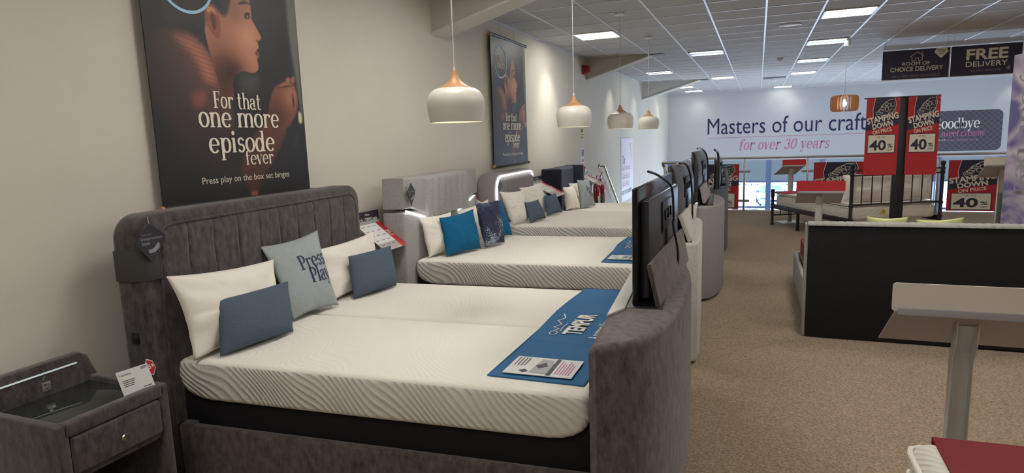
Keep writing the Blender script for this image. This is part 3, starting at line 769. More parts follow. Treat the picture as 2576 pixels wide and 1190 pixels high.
    lay((176, 122, 92), [(.350, .712), (.366, .728), (.40, .725), (.415, .70), (.405, .702), (.385, .715), (.362, .70)], .012)
    lay((84, 44, 34), [(.368, .69), (.39, .705), (.405, .69), (.402, .655), (.39, .64), (.378, .66)], .014)
    lay((50, 34, 30), [(.552, .758), (.572, .772), (.60, .779), (.622, .776), (.638, .768), (.618, .769), (.585, .763)], .010, sm=False)
    lay((60, 40, 36), [(.584, .716), (.600, .731), (.622, .733), (.632, .722), (.622, .712), (.600, .708)], .010)
    lay((150, 132, 122), [(.602, .718), (.612, .725), (.622, .721), (.617, .713)], .006)
    lay((44, 32, 32), [(.614, .724), (.622, .726), (.624, .715), (.617, .713)], .006)
    lay((40, 26, 24), [(.585, .722), (.602, .735), (.626, .736), (.634, .730), (.622, .731), (.602, .729)], .006, sm=False)
    lay((122, 58, 56), [(.646, .590), (.658, .592), (.667, .583), (.660, .579), (.667, .571), (.655, .567), (.644, .575)], .008)
    lay((70, 36, 34), [(.640, .580), (.655, .583), (.664, .581), (.652, .578)], .006, sm=False)
    lay((96, 56, 44), [(.652, .632), (.668, .636), (.674, .630), (.662, .627)], .010)
    arm = [(.689, .335), (.74, .30), (.848, .276), (.796, .222), (.745, .176), (.68, .117), (.618, .067), (.575, .01), (.523, .007), (.49, .074), (.463, .133), (.539, .217), (.626, .275)]
    lay(lambda: np.array((66, 40, 34))+np.clip((Y/1.29), 0, .35)[..., None]*np.array((70, 36, 28)), arm, .04)
    lay((130, 70, 56), [(.523, .02), (.545, .028), (.575, .02), (.572, .002), (.525, .002)], .02)
    hand = [(.762, .45), (.807, .467), (.869, .485), (.93, .475), (.95, .445), (.955, .40), (.947, .365), (.926, .335), (.866, .292), (.803, .264), (.736, .291), (.700, .335), (.719, .396)]
    lay(lambda: np.clip(np.array((112, 68, 52))+G1(.90, .42, .07)*np.array((40, 30, 24))-G1(.76, .32, .09)*np.array((40, 26, 20)), 20, 220), hand, .014)
    for f in ([(.80, .455), (.86, .478), (.90, .482), (.885, .466), (.83, .447)], [(.86, .49), (.885, .502), (.91, .495), (.90, .478), (.87, .475)], [(.90, .485), (.93, .51), (.948, .500), (.935, .47)]): lay((142, 88, 66), f, .010)
    lay((54, 32, 28), [(.79, .448), (.86, .462), (.93, .466), (.86, .455)], .010, sm=False)
    lay((52, 30, 26), [(.91, .44), (.925, .40), (.915, .36), (.905, .40)], .018)
    lay((190, 176, 140), [(.95, .356), (.978, .35), (.985, .31), (.96, .295), (.945, .315)], .018)
    lay((60, 62, 60), [(.88, .19), (.93, .26), (.95, .255), (.91, .20)], .02, alpha=.5)
    C[:] = np.clip(C*1.12, 14, 240)/255
    lin = np.where(C <= .04045, C/12.92, ((C+.055)/1.055)**2.4)
    return lin
POSTER = poster_colours()
def tall_poster(y0, y1, lab):
    t = thing('fabric_poster', lab, 'poster', group='tall dark fabric posters on the left wall')
    w, h = y1-y0, 1.5; zb = 1.325
    m = mb()
    def P(u, v):
        return Vector((WX+.045+.012*math.sin(u*PI)*(1-.4*v)+.003*math.sin(u*9+v*3), y0+u*w, zb+v*h))
    m.grid(P, NU, NV)
    o = m.build('fabric', 'poster_print', t, recalc=False)
    at = o.data.color_attributes.new('print', 'FLOAT_COLOR', 'POINT')
    c = np.ones((NV+1, NU+1, 4), np.float32); c[..., :3] = POSTER
    at.data.foreach_set('color', c.ravel())
    sd = mb(); sd.grid(lambda u, v: P(u, v)-Vector((.004, 0, 0)), 12, 4); sd.build('backing', 'sign_dark', t)
    for z, yo in ((zb-.008, 0), (zb+h+.008, 0)):
        m = mb(); m.tube([(WX+.05, y0-.01, z), (WX+.05, y1+.02, z)], .016, 12); m.build('rod', 'sign_dark', t)
        for ye in (y0-.014, y1+.02):
            m = mb(); m.tube([(WX+.05, ye-.008, z), (WX+.05, ye+.008, z)], .019, 12); m.build('rod_cap', 'wood_pale', t)
    m = mb()
    for yy in (y0+w*.27, y0+w*.67): m.tube([(WX+.05, yy, zb+h+.02), (WX+.03, yy, CZ-.01)], .0018, 5)
    m.build('hanging_cord', 'cord', t)
    S = (Vector((0, 0, 0)), Vector((0, 1, 0)), Vector((0, 0, 1)), Vector((.0025, 0, 0)))
    pr = lambda p, u, v: P((u)/w, (v)/h)+Vector((.003, 0, 0))
    B = lambda a, b, c_, d: (a*w, b*h, c_*w, d*h)
    m = mb()
    for s, bx in (('For that', (.335, .352, .645, .418)), ('one more', (.235, .280, .775, .337)), ('episode', (.280, .155, .725, .268)), ('fever', (.508, .130, .708, .190))):
        put(m, serif_geo(s, 0, .95, .01), S, B(*bx), proj=pr)
    put(m, sans_geo('Press play on the box set binges'), S, B(.218, .062, .820, .095), proj=pr)
    put(m, serif_geo('Life', 0, .8), S, B(.125, .812, .265, .862), proj=pr); put(m, serif_geo('match', 0, .8), S, B(.145, .765, .365, .818), proj=pr)
    m.build('lettering', 'ink_cream', t, smooth=False)
    m = mb(); vs, fs = stroke([(.243*w+.155*w*math.cos(a_), .812*h+.122*h*math.sin(a_)) for a_ in [2*PI*i/60 for i in range(61)]], w=.014*w)
    m._add([P(p[0]/w, p[1]/h)+Vector((.0025, 0, 0)) for p in vs], fs); m.build('ring', 'ring_blue', t, smooth=False)
    return t
tall_poster(2.395, 3.565, 'large dark poster of a woman in profile hanging above the near bed')
tall_poster(6.885, 8.055, 'smaller looking dark poster with a ring at the top, above the light-edged headboard')

# ---- pieces on the left wall
t = thing('alarm_sounder', 'red alarm sounder box high on the left wall below the second beam', 'alarm')
m = mb(); m.box((WX, 11.12, 2.73), (WX+.05, 11.30, 2.89), .008); m.build('back_box', 'alarm_red', t)
m = mb(); m.lathe([(.075, 0), (.075, .04), (.055, .065), (1e-6, .066)], (WX+.05, 11.21, 2.81), 24, 'X'); m.build('sounder', 'alarm_red', t)
def wall_note(name, y0, y1, z0, z1, m_, lab, lines_, ink):
    t = thing(name, lab, 'notice'); S = surf((WX+.004, y0, z0), (0, 1, 0), (0, 0, 1), .0015)
    w, h = y1-y0, z1-z0
    board('plate', S, [(0, 0), (w, 0), (w, h), (0, h)], .003, m_, t); m = mb()
    for i, (a, b, q) in enumerate(lines_): flat(m, S, [(w*.15, h*a), (w*q, h*a), (w*q, h*b), (w*.15, h*b)])
    m.build('marking', ink, t, smooth=False); return t
wall_note('warning_notice', 10.98, 11.2, 1.60, 1.79, 'yellow', 'small yellow notice on the left wall below the second pendant lamp', [(.1, .2, .8), (.35, .45, .9), (.6, .9, .7)], 'ink_grey')
wall_note('safety_notice', 10.98, 11.2, 1.27, 1.44, 'paper', 'small blue and white notice on the left wall', [(.1, .85, .85)], 'label_blue')
wall_note('safety_notice', 10.98, 11.2, 1.12, 1.26, 'paper', 'small pink and white notice just above the red call point', [(.1, .3, .85), (.45, .85, .85)], 'ink_pink')
t = thing('call_point', 'small dark red fire call point on the left wall', 'alarm button')
m = mb(); m.box((WX, 11.02, .99), (WX+.05, 11.14, 1.11), .006); m.build('box', 'alarm_red', t)
m = mb(); m.box((WX+.05, 11.05, 1.01), (WX+.055, 11.12, 1.07), .002); m.build('press_plate', 'paper', t)
wall_note('extinguisher_notice', 11.25, 11.42, .80, .94, 'paper', 'small red and white notice above the extinguishers, left one', [(.1, .3, .8), (.4, .9, .8)], 'sale_red')
wall_note('extinguisher_notice', 11.62, 11.8, .84, .98, 'paper', 'small red and white notice above the extinguishers, right one', [(.1, .3, .8), (.4, .9, .8)], 'sale_red')
def extinguisher(y, z, lab, horn=True):
    t = thing('fire_extinguisher', lab, 'fire extinguisher', (WX+.12, y, z), 0, 'fire extinguishers by the stair handrail')
    m = mb(); m.lathe([(.07, 0), (.085, .02), (.085, .42), (.075, .47), (.04, .51), (.025, .53), (.025, .56), (1e-6, .56)], (0, 0, 0), 24); m.build('cylinder', 'ext_red', t)
    m = mb(); m.box((-.015, -.02, .55), (.015, .05, .60), .004); m.box((-.01, -.16, .585), (.01, .0, .60), .003); m.build('valve', 'black_metal', t)
    m = mb(); m.prism([(-.012, -.02, .60), (-.012, .17, .69), (-.012, .17, .71), (-.012, -.02, .63)], (.024, 0, 0), .003); m.build('lever', 'ext_red', t)
    m = mb(); m.tube([(.0, -.02, .58), (.03, -.1, .57), (.05, -.12, .48), (.05, -.11, .38), (.05, -.10, .30)], .011, 8); m.build('hose', 'black_metal', t)
    m = mb(); m.lathe([(.016, .30), (.035, .12), (.04, .1), (.03, .1), (.012, .28)], (.05, -.10, 0), 16); m.build('horn', 'ext_green' if horn else 'black_metal', t)
    m = mb(); m.grid(lambda u, v: Vector((.0862*math.cos(-.9+1.8*u), .0862*math.sin(-.9+1.8*u), .14+.2*v)), 10, 2); m.build('label', 'ink_cream' if not horn else 'sale_red', t)
    m = mb(); m.box((-.12, -.03, .40), (-.06, .03, .46), .003); m.build('wall_bracket', 'steel', t)
    return t
extinguisher(11.95, .24, 'red fire extinguisher with a green horn below the wall handrail')
extinguisher(11.55, .20, 'red fire extinguisher half hidden behind the farthest sage cushion', False)
t = thing('wall_handrail', 'steel handrail sloping down the left wall beside the extinguishers', 'handrail')
m = mb(); m.tube([(WX+.02, 12.33, 1.06), (WX+.07, 12.36, 1.06), (WX+.09, 12.42, 1.04), (WX+.09, 14.2, -.16)], .024, 12); m.build('rail', 'chrome', t)
m = mb(); m.lathe([(.045, 0), (.045, .012), (.024, .02)], (WX, 12.33, 1.06), 20, 'X'); m.build('wall_rose', 'steel', t)
for yy in (12.75, 13.7):
    zz = 1.04-(yy-12.42)*.675; m = mb(); m.tube([(WX+.01, yy-.05, zz-.12), (WX+.07, yy-.05, zz-.12), (WX+.09, yy, zz-.02)], .007, 8); m.lathe([(.03, 0), (.03, .008)], (WX, yy-.05, zz-.12), 16, 'X'); m.build('bracket', 'steel', t)

# ================================================================== PENDANTS
def pendant(x, y, zb, lab, cone=True):
    t = thing('pendant_lamp', lab, 'pendant lamp', (x, y, 0), 0, 'white pendant lamps with wooden tops over the beds')
    r = .156
    m = mb(); prof = [(.086, .181), (.108, .176), (.130, .162), (.147, .138), (.155, .106), (.154, .07), (.142, .0), (.138, .0), (.150, .07), (.151, .105), (.143, .134), (.127, .156), (.106, .170), (.086, .174)]
    m.lathe([(a, zb+b) for a, b in prof], n=48); m.build('shade', 'lamp_white', t)
    m = mb(); m.lathe([(a, zb+b) for a, b in [(.1375, .004), (.1495, .07), (.1505, .104), (.1425, .133), (.1265, .155), (.1055, .169), (1e-6, .172)]], n=48); m.build('shade_lining', 'lamp_inside', t)
    m = mb(); m.lathe([(a, zb+b) for a, b in [(.087, .180), (.086, .183), (.060, .196), (.038, .213), (.023, .235), (.015, .262), (.0135, .270), (1e-6, .270)]], n=40); m.build('wooden_top', 'wood', t)
    m = mb(); m.tube([(0, 0, zb+.268), (0, 0, zb+.292)], .0075, 10); m.build('ferrule', 'plastic_white', t)
    m = mb(); m.tube([(0, 0, zb+.29), (0, 0, CZ-.02)], .0032, 8); m.build('cord', 'cord', t)
    m = mb(); m.lathe([(.06, CZ-.025), (.06, CZ-.003), (1e-6, CZ-.003)] , n=28); m.build('ceiling_rose', 'plastic_white', t)
    m = mb(); m.sphere((0, 0, zb+.075), .034, 8); m.build('light_bulb', 'bulb', t)
    return t
pendant(-1.52, 3.11, 1.724, 'largest looking white pendant lamp with a wooden top, above the near bed')
pendant(-1.51, 5.43, 1.715, 'white pendant lamp second from the camera, above the pale grey bed')
pendant(-1.52, 7.48, 1.712, 'white pendant lamp third from the camera, its round ceiling rose in view')
pendant(-1.50, 9.42, 1.712, 'smallest looking white pendant lamp, farthest of the row')
t = thing('wooden_pendant_lamp', 'round pendant lamp of thin upright wooden slats with a glowing bulb', 'pendant lamp', (1.27, 11.5, 0))
for k in range(24):
    a = 2*PI*k/24
    m = mb(); Mx = Matrix.Rotation(a, 4, 'Z')
    P_ = [(.075, 2.16), (.17, 2.152), (.198, 2.13), (.205, 2.09), (.205, 1.965), (.198, 1.925), (.17, 1.902), (.075, 1.90), (.075, 1.91), (.15, 1.93), (.16, 1.95), (.16, 2.11), (.15, 2.13), (.075, 2.15)]
    m.prism([Mx @ Vector((p[0], -.003, p[1])) for p in P_], Mx @ Vector((0, .006, 0))); m.build('slat', 'wood_pale', t, smooth=False)
m = mb(); m.lathe([(.06, 2.145), (.085, 2.145), (.085, 2.15), (.06, 2.15), (.06, 2.145)], n=32); m.lathe([(.06, 1.91), (.085, 1.91), (.085, 1.915), (.06, 1.915), (.06, 1.91)], n=32); m.build('slat_ring', 'wood_pale', t)
m = mb(); m.lathe([(1e-6, 1.975), (.022, 1.985), (.033, 2.01), (.03, 2.04), (.014, 2.075), (.013, 2.09)], n=20); m.build('light_bulb', 'bulb_clear', t)
m = mb(); m.tube([(0, 0, 2.085), (0, 0, 2.15)], .018, 12); m.build('bulb_holder', 'plastic_white', t)
m = mb(); m.tube([(0, 0, 2.15), (.0, 0, CZ-.03)], .003, 6); m.build('cord', 'cord', t)
m = mb(); m.lathe([(.045, CZ-.10), (.055, CZ-.003), (1e-6, CZ-.003)], n=20); m.build('ceiling_rose', 'plastic_white', t)

# ================================================================== BEDS
def two_tone(o, top):
    """knitted top panel: faces that look up take the second material"""
    o.data.materials.append(MATS[top])
    for p in o.data.polygons:
        if p.normal.z > .7: p.material_index = 1
    return o
def mattress(bed_loc, rz, z, L, ya, yb, lab, th=.20, group=None):
    t = thing('mattress', lab, 'mattress', bed_loc, rz, group)
    r = .035; P = [(.0+r, z), (L-r, z)] + [(L-r+r*math.sin(a), z-r+r*math.cos(a)) for a in (.4, .8, 1.2, 1.57)]
    P += [(L+.005, z-.09)] + [(L-.17*(1-math.cos(a))*1.0, z-.10-(th-.10)*math.sin(a)) for a in (.3, .6, .9, 1.2, 1.57)]
    P += [(.18*(1-math.sin(a))-.0, z-th+(th-.10)*(1-math.cos(a))) for a in (.0, .3, .6, .9, 1.2, 1.57)]
    P += [(-.005, z-.08)] + [(r-r*math.sin(a), z-r+r*math.cos(a)) for a in (1.57, 1.2, .8, .4)]
    m = mb(); m.prism([(p[0], ya, p[1]) for p in P], (0, yb-ya, 0), .028, 3)
    two_tone(m.build('cover', 'mattress_side', t, angle=50), 'mattress_top')
    return t
def base_block(t, z, L, w, mat_='black_fabric', th=.20, z0=.04):
    P = [(.0, z0), (L, z0), (L, z-.11)] + [(L-.17*(1-math.cos(a))-.004, z-.10-(th-.10)*math.sin(a)-.004) for a in (.3, .6, .9, 1.2, 1.57)]
    P += [(.18*(1-math.sin(a))+.004, z-th+(th-.10)*(1-math.cos(a))-.004) for a in (.0, .3, .6, .9, 1.2, 1.57)]
    m = mb(); m.prism([(p[0], -w/2+.015, p[1]) for p in P], (0, w-.03, 0), .006, 2); return m.build('base', mat_, t)
def slab_profile(y0, y1, z0, z1, r):
    P = [(y0, z0), (y1, z0)] + [(y1-r+r*math.cos(a), z1-r+r*math.sin(a)) for a in [i*PI/16 for i in range(9)]] + [(y0+r-r*math.sin(a), z1-r+r*math.cos(a)) for a in [i*PI/16 for i in range(9)]]
    return P
def channels(x, y0, y1, z0, z1, n, d, r=.0, nu=None, wiggle=0, soft=True):
    """upholstered channels across a headboard; rounded upper corners of radius r"""
    def f(u, v):
        y = y0+(y1-y0)*u; e = min(u, 1-u)*(y1-y0)
        top = z1 if e >= r else z1-r+math.sqrt(max(r*r-(r-e)**2, 0))
        z = z0+(top-z0)*v
        q = abs(u*n-round(u*n))*(y1-y0)/n
        c = abs(math.sin(PI*n*u))**.45 if soft else 1-.55*math.exp(-(q/.006)**2)
        edge = min(1, e/.02)*min(1, (1-v)*(z1-z0)/.02+.0)
        xx = x+d*(.25+.75*c)*edge + wiggle*noise.noise((y*5, z*5, x))*edge
        return Vector((xx, y, z))
    m = mb(); m.grid(f, nu or n*10, 26); return m
def hang_tag(P, rz, lab, s=.062, h=.175):
    """dark kite-shaped tag hanging on a headboard; P = its top"""
    t = thing('hanging_tag', lab, 'tag', P, rz, 'dark kite-shaped tags hanging on headboards')
    K = [(0, 0), (-s*.25, -.02), (-s, -h*.42), (-s*.82, -h*.55), (-.004, -h), (s*.9, -h*.50), (s, -h*.36)]
    S = surf((.006, 0, 0), (0, 1, 0), (0, 0, 1), .001)
    board('card', S, K, .003, 'sign_dark', t)
    m = mb()
    put(m, sans_geo('Try me with a'), S, (-s*.62, -h*.31, s*.1, -h*.25)); put(m, sans_geo('Sleepmotion', .01), S, (-s*.7, -h*.43, s*.75, -h*.34)); put(m, sans_geo('base', .01), S, (-s*.6, -h*.53, -s*.1, -h*.44))
    flat(m, S, [(-s*.25, -h*.66), (s*.1, -h*.64), (s*.45, -h*.50), (s*.55, -h*.55), (s*.5, -h*.65), (s*.15, -h*.74), (-s*.2, -h*.74)])
    m.build('marking', 'ink_mid', t, smooth=False)
    m = mb(); m.tube([(.006, 0, -.005), (.0, 0, .03)], .0012, 5); m.build('string', 'cord', t)
    return t
def tv(x, y0, y1, z0, z1, lab, slot='thick', loop=None):
    t = thing('television', lab, 'television', group='televisions standing in the bed footboards')
    m = mb(); m.box((x-.012, y0, z0), (x+.012, y1, z1), .004); m.build('screen', 'tv_gloss', t)
    w = y1-y0; h = z1-z0
    if slot == 'thick':
        m = mb(); m.prism([(x+.010, y0+.05*w, z0+.02), (x+.010, y0+.95*w, z0+.02), (x+.010, y0+.95*w, z1-.12*h), (x+.010, y0+.05*w, z1-.12*h)], (.045, 0, 0), .016, 2); m.build('rear_cover', 'tv_plastic', t)
        m = mb()
        for i in range(5): m.box((x+.012+i*.008, y0+.08*w, z1-.12*h-.001), (x+.015+i*.008, y1-.10*w, z1-.12*h+.003))
        m.build('vent_slots', 'tv_gloss', t)
    else:
        m = mb(); P = [(x+.01, z0+.02), (x+.05, z0+.03), (x+.055, z1-.30*h), (x+.03, z1-.06*h), (x+.01, z1-.0*h)]
        m.prism([(p[0], y0+.01, p[1]) for p in P], (0, w-.02, 0), .008, 2); m.build('rear_cover', 'tv_plastic', t)
        m = mb(); m.box((x+.030, y0+.2*w, z1-.09*h), (x+.036, y1-.2*w, z1-.08*h)); m.build('vent_slots', 'tv_gloss', t)
    m = mb(); yc = (y0+y1)/2; zc = z0+h*.66
    m.box((x+.055, yc-.17, zc-.075), (x+.064, yc+.17, zc+.075), .003)
    for yy in (-.1, 0, .1): m.box((x+.064, yc+yy-.012, zc-.02), (x+.072, yc+yy+.012, zc+.03), .002)
    m.build('wall_bracket', 'black_metal', t)
    m = mb(); m.box((x+.045, yc-.03, z0), (x+.068, yc+.03, zc-.06), .004); m.build('lift_post', 'black_metal', t)
    return t
def cable(P, lab, r=.008):
    m = mb(); Q = []
    P = [Vector(p) for p in P]
    for i in range(len(P)-1):
        a, b, c, d = P[max(i-1, 0)], P[i], P[i+1], P[min(i+2, len(P)-1)]
        for k in range(6):
            t_ = k/6; Q.append(.5*((2*b)+(c-a)*t_+(2*a-5*b+4*c-d)*t_*t_+(3*b-3*c+d-a)*t_**3))
    Q.append(P[-1]); m.tube(Q, r, 8)
    return tag(m.build('power_cable', 'black_metal'), lab, 'cable')
def curved_foot(x0, y0, y1, depth, bulge, ztop, z0=.02, n=20):
    P = []
    for i in range(n+1):
        s = -1+2*i/n; y = (y0+y1)/2+s*(y1-y0)/2
        e = (1-abs(s)**6)**.5 if abs(s) < 1 else 0
        P.append((x0+ .03 + (depth-.03)*e*(1-bulge*s*s), y))
    P = [(x0, y0+.03)] + P + [(x0, y1-.03)]
    return [(p[0], p[1], z0) for p in P], (0, 0, ztop-z0)
def inv(t): return (Matrix.Translation(t.location) @ Matrix.Rotation(t.rotation_euler.z, 4, 'Z')).inverted()
def lid(t, A, B, Bt, At, mt, th=.02):
    """tilted flap of the television box given by four corners in the room"""
    I = inv(t); P = [I @ Vector(p) for p in (A, B, Bt, At)]; n = (P[1]-P[0]).cross(P[3]-P[0]).normalized()*th
    m = mb(); m.prism(P, n, .006, 2); return m.build('television_lid', mt, t)

# ---------- bed 1: charcoal velvet
R1 = math.radians(4)
L1 = (-2.667, 2.994, 0)
b1 = thing('television_bed', 'charcoal velvet television bed nearest the camera, with a curved footboard', 'bed', L1, R1)
m = mb(); m.prism([(-.175, p[0], p[1]) for p in slab_profile(-.99, .93, .0, 1.335, .12)], (.165, 0, 0), .03, 3); m.build('headboard', 'velvet', b1)
m = channels(-.010, -.89, .86, .3, 1.275, 10, .016, .09, 240, .006, False); m.build('headboard_padding', 'velvet', b1)
m = mb(); pr_ = [(-.89, .3)]; pr_ = [(-.006, -.89, .3), (-.006, -.89, 1.18)] + [(-.006, -.89+.09*(1-math.cos(a)), 1.185+.09*math.sin(a)) for a in [i*PI/12 for i in range(1, 6)]] + [(-.006, -.80, 1.277), (-.006, .77, 1.277)] + [(-.006, .77+.09*math.sin(a), 1.185+.09*math.cos(a)) for a in [i*PI/12 for i in range(1, 6)]] + [(-.006, .86, 1.18), (-.006, .86, .3)]
m.tube(pr_, .007, 8); m.build('piping', 'velvet', b1)
m = mb(); m.prism([(-.155, -1.0, 1.03), (-.03, -1.0, 1.03), (.006, -.955, 1.03), (.006, -.90, 1.03), (-.155, -.93, 1.03)], (0, 0, .145), .004, 2); m.build('speaker_box', 'speaker_dark', b1)
m = mb(); m.box((-.115, -.998, .735), (-.07, -.988, .785), .003); m.box((-.105, -1.0, .745), (-.095, -.989, .753)); m.box((-.09, -1.0, .745), (-.08, -.989, .753)); m.build('socket_plate', 'black_metal', b1)
m = mb(); m.box((-.0, -.90, .03), (2.03, -.855, .302), .014, 3); m.build('side_rail', 'velvet_side', b1)
m = mb(); m.box((-.0, .855, .03), (2.03, .90, .302), .014, 3); m.build('side_rail', 'velvet_side', b1)
m = mb(); m.box((.02, -.908, .13), (.085, -.85, .31), .006); m.build('rail_strap', 'velvet_side', b1)
base_block(b1, .62, 2.02, 1.72)
P, v_ = curved_foot(2.045, -1.02, 1.12, .335, .45, .872)
m = mb(); m.prism(P, v_, .06, 5); m.build('footboard', 'velvet_side', b1)
m = mb(); m.box((2.10, -.46, .83), (2.275, .88, .876), .004); m.build('lift_slot', 'black_metal', b1)
m = mb(); m.prism([(2.055, -.62, .872), (2.115, -.50, .872), (2.115, .3, .872), (2.055, .3, .872)], (0, 0, .012), .003); m.build('remote_shelf', 'stand_grey', b1)
lid(b1, (-.380, 2.72, .878), (-.366, 3.80, .878), (-.405, 3.82, 1.066), (-.421, 2.72, 1.065), 'velvet_side', -.022)
mattress(L1, R1, .62, 2.02, -.868, -.004, 'near white mattress of the charcoal bed, on the camera side of the seam', group=None)
mattress(L1, R1, .62, 2.02, .004, .868, 'white mattress of the charcoal bed beyond the seam, with the sage pillow straddling it')
tv(-.492, 2.72, 3.90, .877, 1.395, 'black television at the foot of the charcoal velvet bed, seen from behind')
cable([(-.45, 2.823, 1.462), (-.445, 2.985, 1.443), (-.435, 3.178, 1.408), (-.42, 3.292, 1.374), (-.405, 3.308, 1.335), (-.40, 3.328, 1.199), (-.405, 3.36, 1.142), (-.385, 3.40, 1.0), (-.39, 3.4, .87)], 'thin black cable arching over the television of the charcoal bed', .006)
hang_tag((-2.58, 2.045, 1.30), R1, 'dark kite-shaped tag on the charcoal velvet headboard', .082, .185)

# ---------- bed 2: pale grey felt
L2 = (-2.62, 5.08, 0); R2 = math.radians(4)
b2 = thing('television_bed', 'pale grey felt television bed with white light strips, second from the camera', 'bed', L2, R2)
m = mb(); m.prism([(-.20, p[0], p[1]) for p in slab_profile(-.83, .82, .0, 1.08, .02)], (.19, 0, 0), .02, 3); m.build('headboard', 'felt_grey', b2)
# padded upper board whose lower edge dips in the middle
U = [(-.83, 1.11), (-.68, 1.105), (-.32, .99), (.25, .99), (.64, 1.09), (.82, 1.10), (.80, 1.345), (-.81, 1.35)]
m = mb(); m.prism([(-.20, p[0], p[1]) for p in U], (.20, 0, 0), .018, 3); m.build('headboard_pad', 'felt_grey', b2)
m = channels(.0, -.46, .52, .995, 1.342, 7, .03, 0, 98); m.build('padded_channels', 'felt_grey', b2)
for a, b in (((-.80, 1.100), (-.36, .985)), ((.28, .985), (.72, 1.085))):
    m = mb(); m.tube([(-.005, a[0], a[1]-.008), (-.005, b[0], b[1]-.008)], .008, 8); m.build('light_strip', 'led', b2)
m = mb(); m.lathe([(.022, 0), (.022, .006), (.017, .006), (.008, .003), (1e-6, .004)], (-.03, -.775, 1.02), 20, 'X'); m.build('headboard_speaker', 'black_metal', b2)
base_block(b2, .68, 2.0, 1.38)
for s in (-1, 1):
    m = mb(); m.box((0, s*.70-.02, .03), (2.03, s*.70+.02, .34), .012, 3); m.build('side_rail', 'felt_light', b2)
m = mb(); m.prism([(2.03, -.80, .02), (2.13, -.84, .02), (2.20, -.78, .02), (2.22, -.6, .02), (2.22, .46, .02), (2.20, .60, .02), (2.13, .66, .02), (2.03, .62, .02)], (0, 0, .855), .02, 3); m.build('footboard', 'felt_light', b2)
lid(b2, (-.41, 4.45, .89), (-.455, 5.45, .885), (-.505, 5.45, 1.055), (-.478, 4.45, 1.07), 'felt_light', -.03)
m = mb(); m.box((2.06, -.76, .868), (2.16, .50, .88), .004); m.build('lift_slot', 'black_metal', b2)
mattress(L2, R2, .68, 2.0, -.69, .69, 'white mattress of the pale grey felt bed, second from the camera')
m = mb(); m.box((-.035, -.6, .60), (-.002, -.58, .64), .002)
tag(m.build('care_label', 'paper'), 'tiny white label at the near corner of the pale grey bed mattress', 'label')
D.objects['care_label'].location = (L2[0]+.0, L2[1]-.11, 0)
tv(-.562, 4.45, 5.62, .885, 1.405, 'black television at the foot of the pale grey felt bed, second from the camera', 'slim')
cable([(-.53, 4.749, 1.412), (-.515, 4.9, 1.405), (-.50, 5.03, 1.37), (-.485, 5.10, 1.29), (-.475, 5.12, 1.16), (-.47, 5.1, 1.05), (-.47, 5.1, .90)], 'black cable on the back of the second television', .008)
hang_tag((-2.535, 4.31, 1.314), R2, 'dark kite-shaped tag on the pale grey channelled headboard', .07, .18)

# ---------- bed 3: grey with lit edge
L3 = (-2.60, 6.86, 0); R3 = math.radians(3)
b3 = thing('television_bed', 'grey television bed whose rounded headboard has a glowing white edge, third from the camera', 'bed', L3, R3)
m = mb(); m.prism([(-.22, p[0], p[1]) for p in slab_profile(-.80, .76, .0, 1.27, .2)], (.20, 0, 0), .045, 4); m.build('headboard', 'felt_warm', b3)
m = channels(-.02, -.68, .66, .5, 1.215, 12, .022, .14, 132); m.build('padded_channels', 'felt_warm', b3)
Q = [(-.005, -.715, .72), (-.005, -.715, 1.08)] + [(-.005, -.565-.15*math.cos(a), 1.085+.15*math.sin(a)) for a in [i*PI/14 for i in range(1, 7)]] + [(-.005, -.56, 1.237), (-.005, .54, 1.237)] + [(-.005, .54+.15*math.sin(a), 1.085+.15*math.cos(a)) for a in [i*PI/14 for i in range(1, 7)]] + [(-.005, .69, 1.08), (-.005, .69, .72)]
m = mb(); m.tube(Q[:-4], .009, 8); m.build('light_strip', 'led', b3)
base_block(b3, .72, 2.0, 1.40)
for s in (-1, 1):
    m = mb(); m.box((0, s*.71-.02, .03), (2.03, s*.71+.02, .36), .012, 3); m.build('side_rail', 'felt_warm', b3)
P, v_ = curved_foot(2.03, -.80, .78, .26, .55, .93)
m = mb(); m.prism(P, v_, .02, 3); m.build('footboard', 'felt_warm', b3)
lid(b3, (-.455, 6.30, .96), (-.47, 7.2, .96), (-.50, 7.2, 1.12), (-.489, 6.3, 1.117), 'felt_warm', -.03)
m = mb(); m.box((2.06, -.62, .92), (2.18, .60, .936), .004); m.build('lift_slot', 'black_metal', b3)
mattress(L3, R3, .72, 2.0, -.70, .70, 'white mattress of the bed with the glowing headboard, third from the camera')
tv(-.58, 6.28, 7.45, .937, 1.45, 'black television at the foot of the third bed, tallest in the picture', 'slim')
cable([(-.55, 6.397, 1.479), (-.54, 6.65, 1.475), (-.525, 6.862, 1.451), (-.50, 6.98, 1.38), (-.49, 7.0, 1.25), (-.49, 7.0, .97)], 'black cable on the back of the third television', .008)
hang_tag((-2.545, 6.18, 1.208), R3, 'dark kite-shaped tag on the headboard with the glowing edge', .07, .17)

# ---------- bed 4: navy wings
L4 = (-2.60, 9.20, 0); R4 = math.radians(1)
b4 = thing('television_bed', 'dark navy winged bed, farthest of the row along the left wall', 'bed', L4, R4)
m = mb(); m.box((-.28, -.66, 0), (-.16, .62, 1.19), .02, 3); m.build('headboard', 'navy_velvet', b4)
for ya in (-.68, .58):
    m = mb(); m.box((-.28, ya, 0), (.02, ya+.09, 1.195), .022, 3); m.build('headboard_wing', 'navy_velvet', b4)
m = channels(-.16, -.59, .58, .4, 1.185, 11, .035, 0, 110); m.build('padded_channels', 'slate_velvet', b4)
base_block(b4, .58, 2.0, 1.30)
for s in (-1, 1):
    m = mb(); m.box((0, s*.67-.02, .03), (2.03, s*.67+.02, .32), .012, 3); m.build('side_rail', 'navy_velvet', b4)
P, v_ = curved_foot(2.03, -.74, .80, .20, .5, .92)
m = mb(); m.prism(P, v_, .02, 3); m.build('footboard', 'slate_velvet', b4)
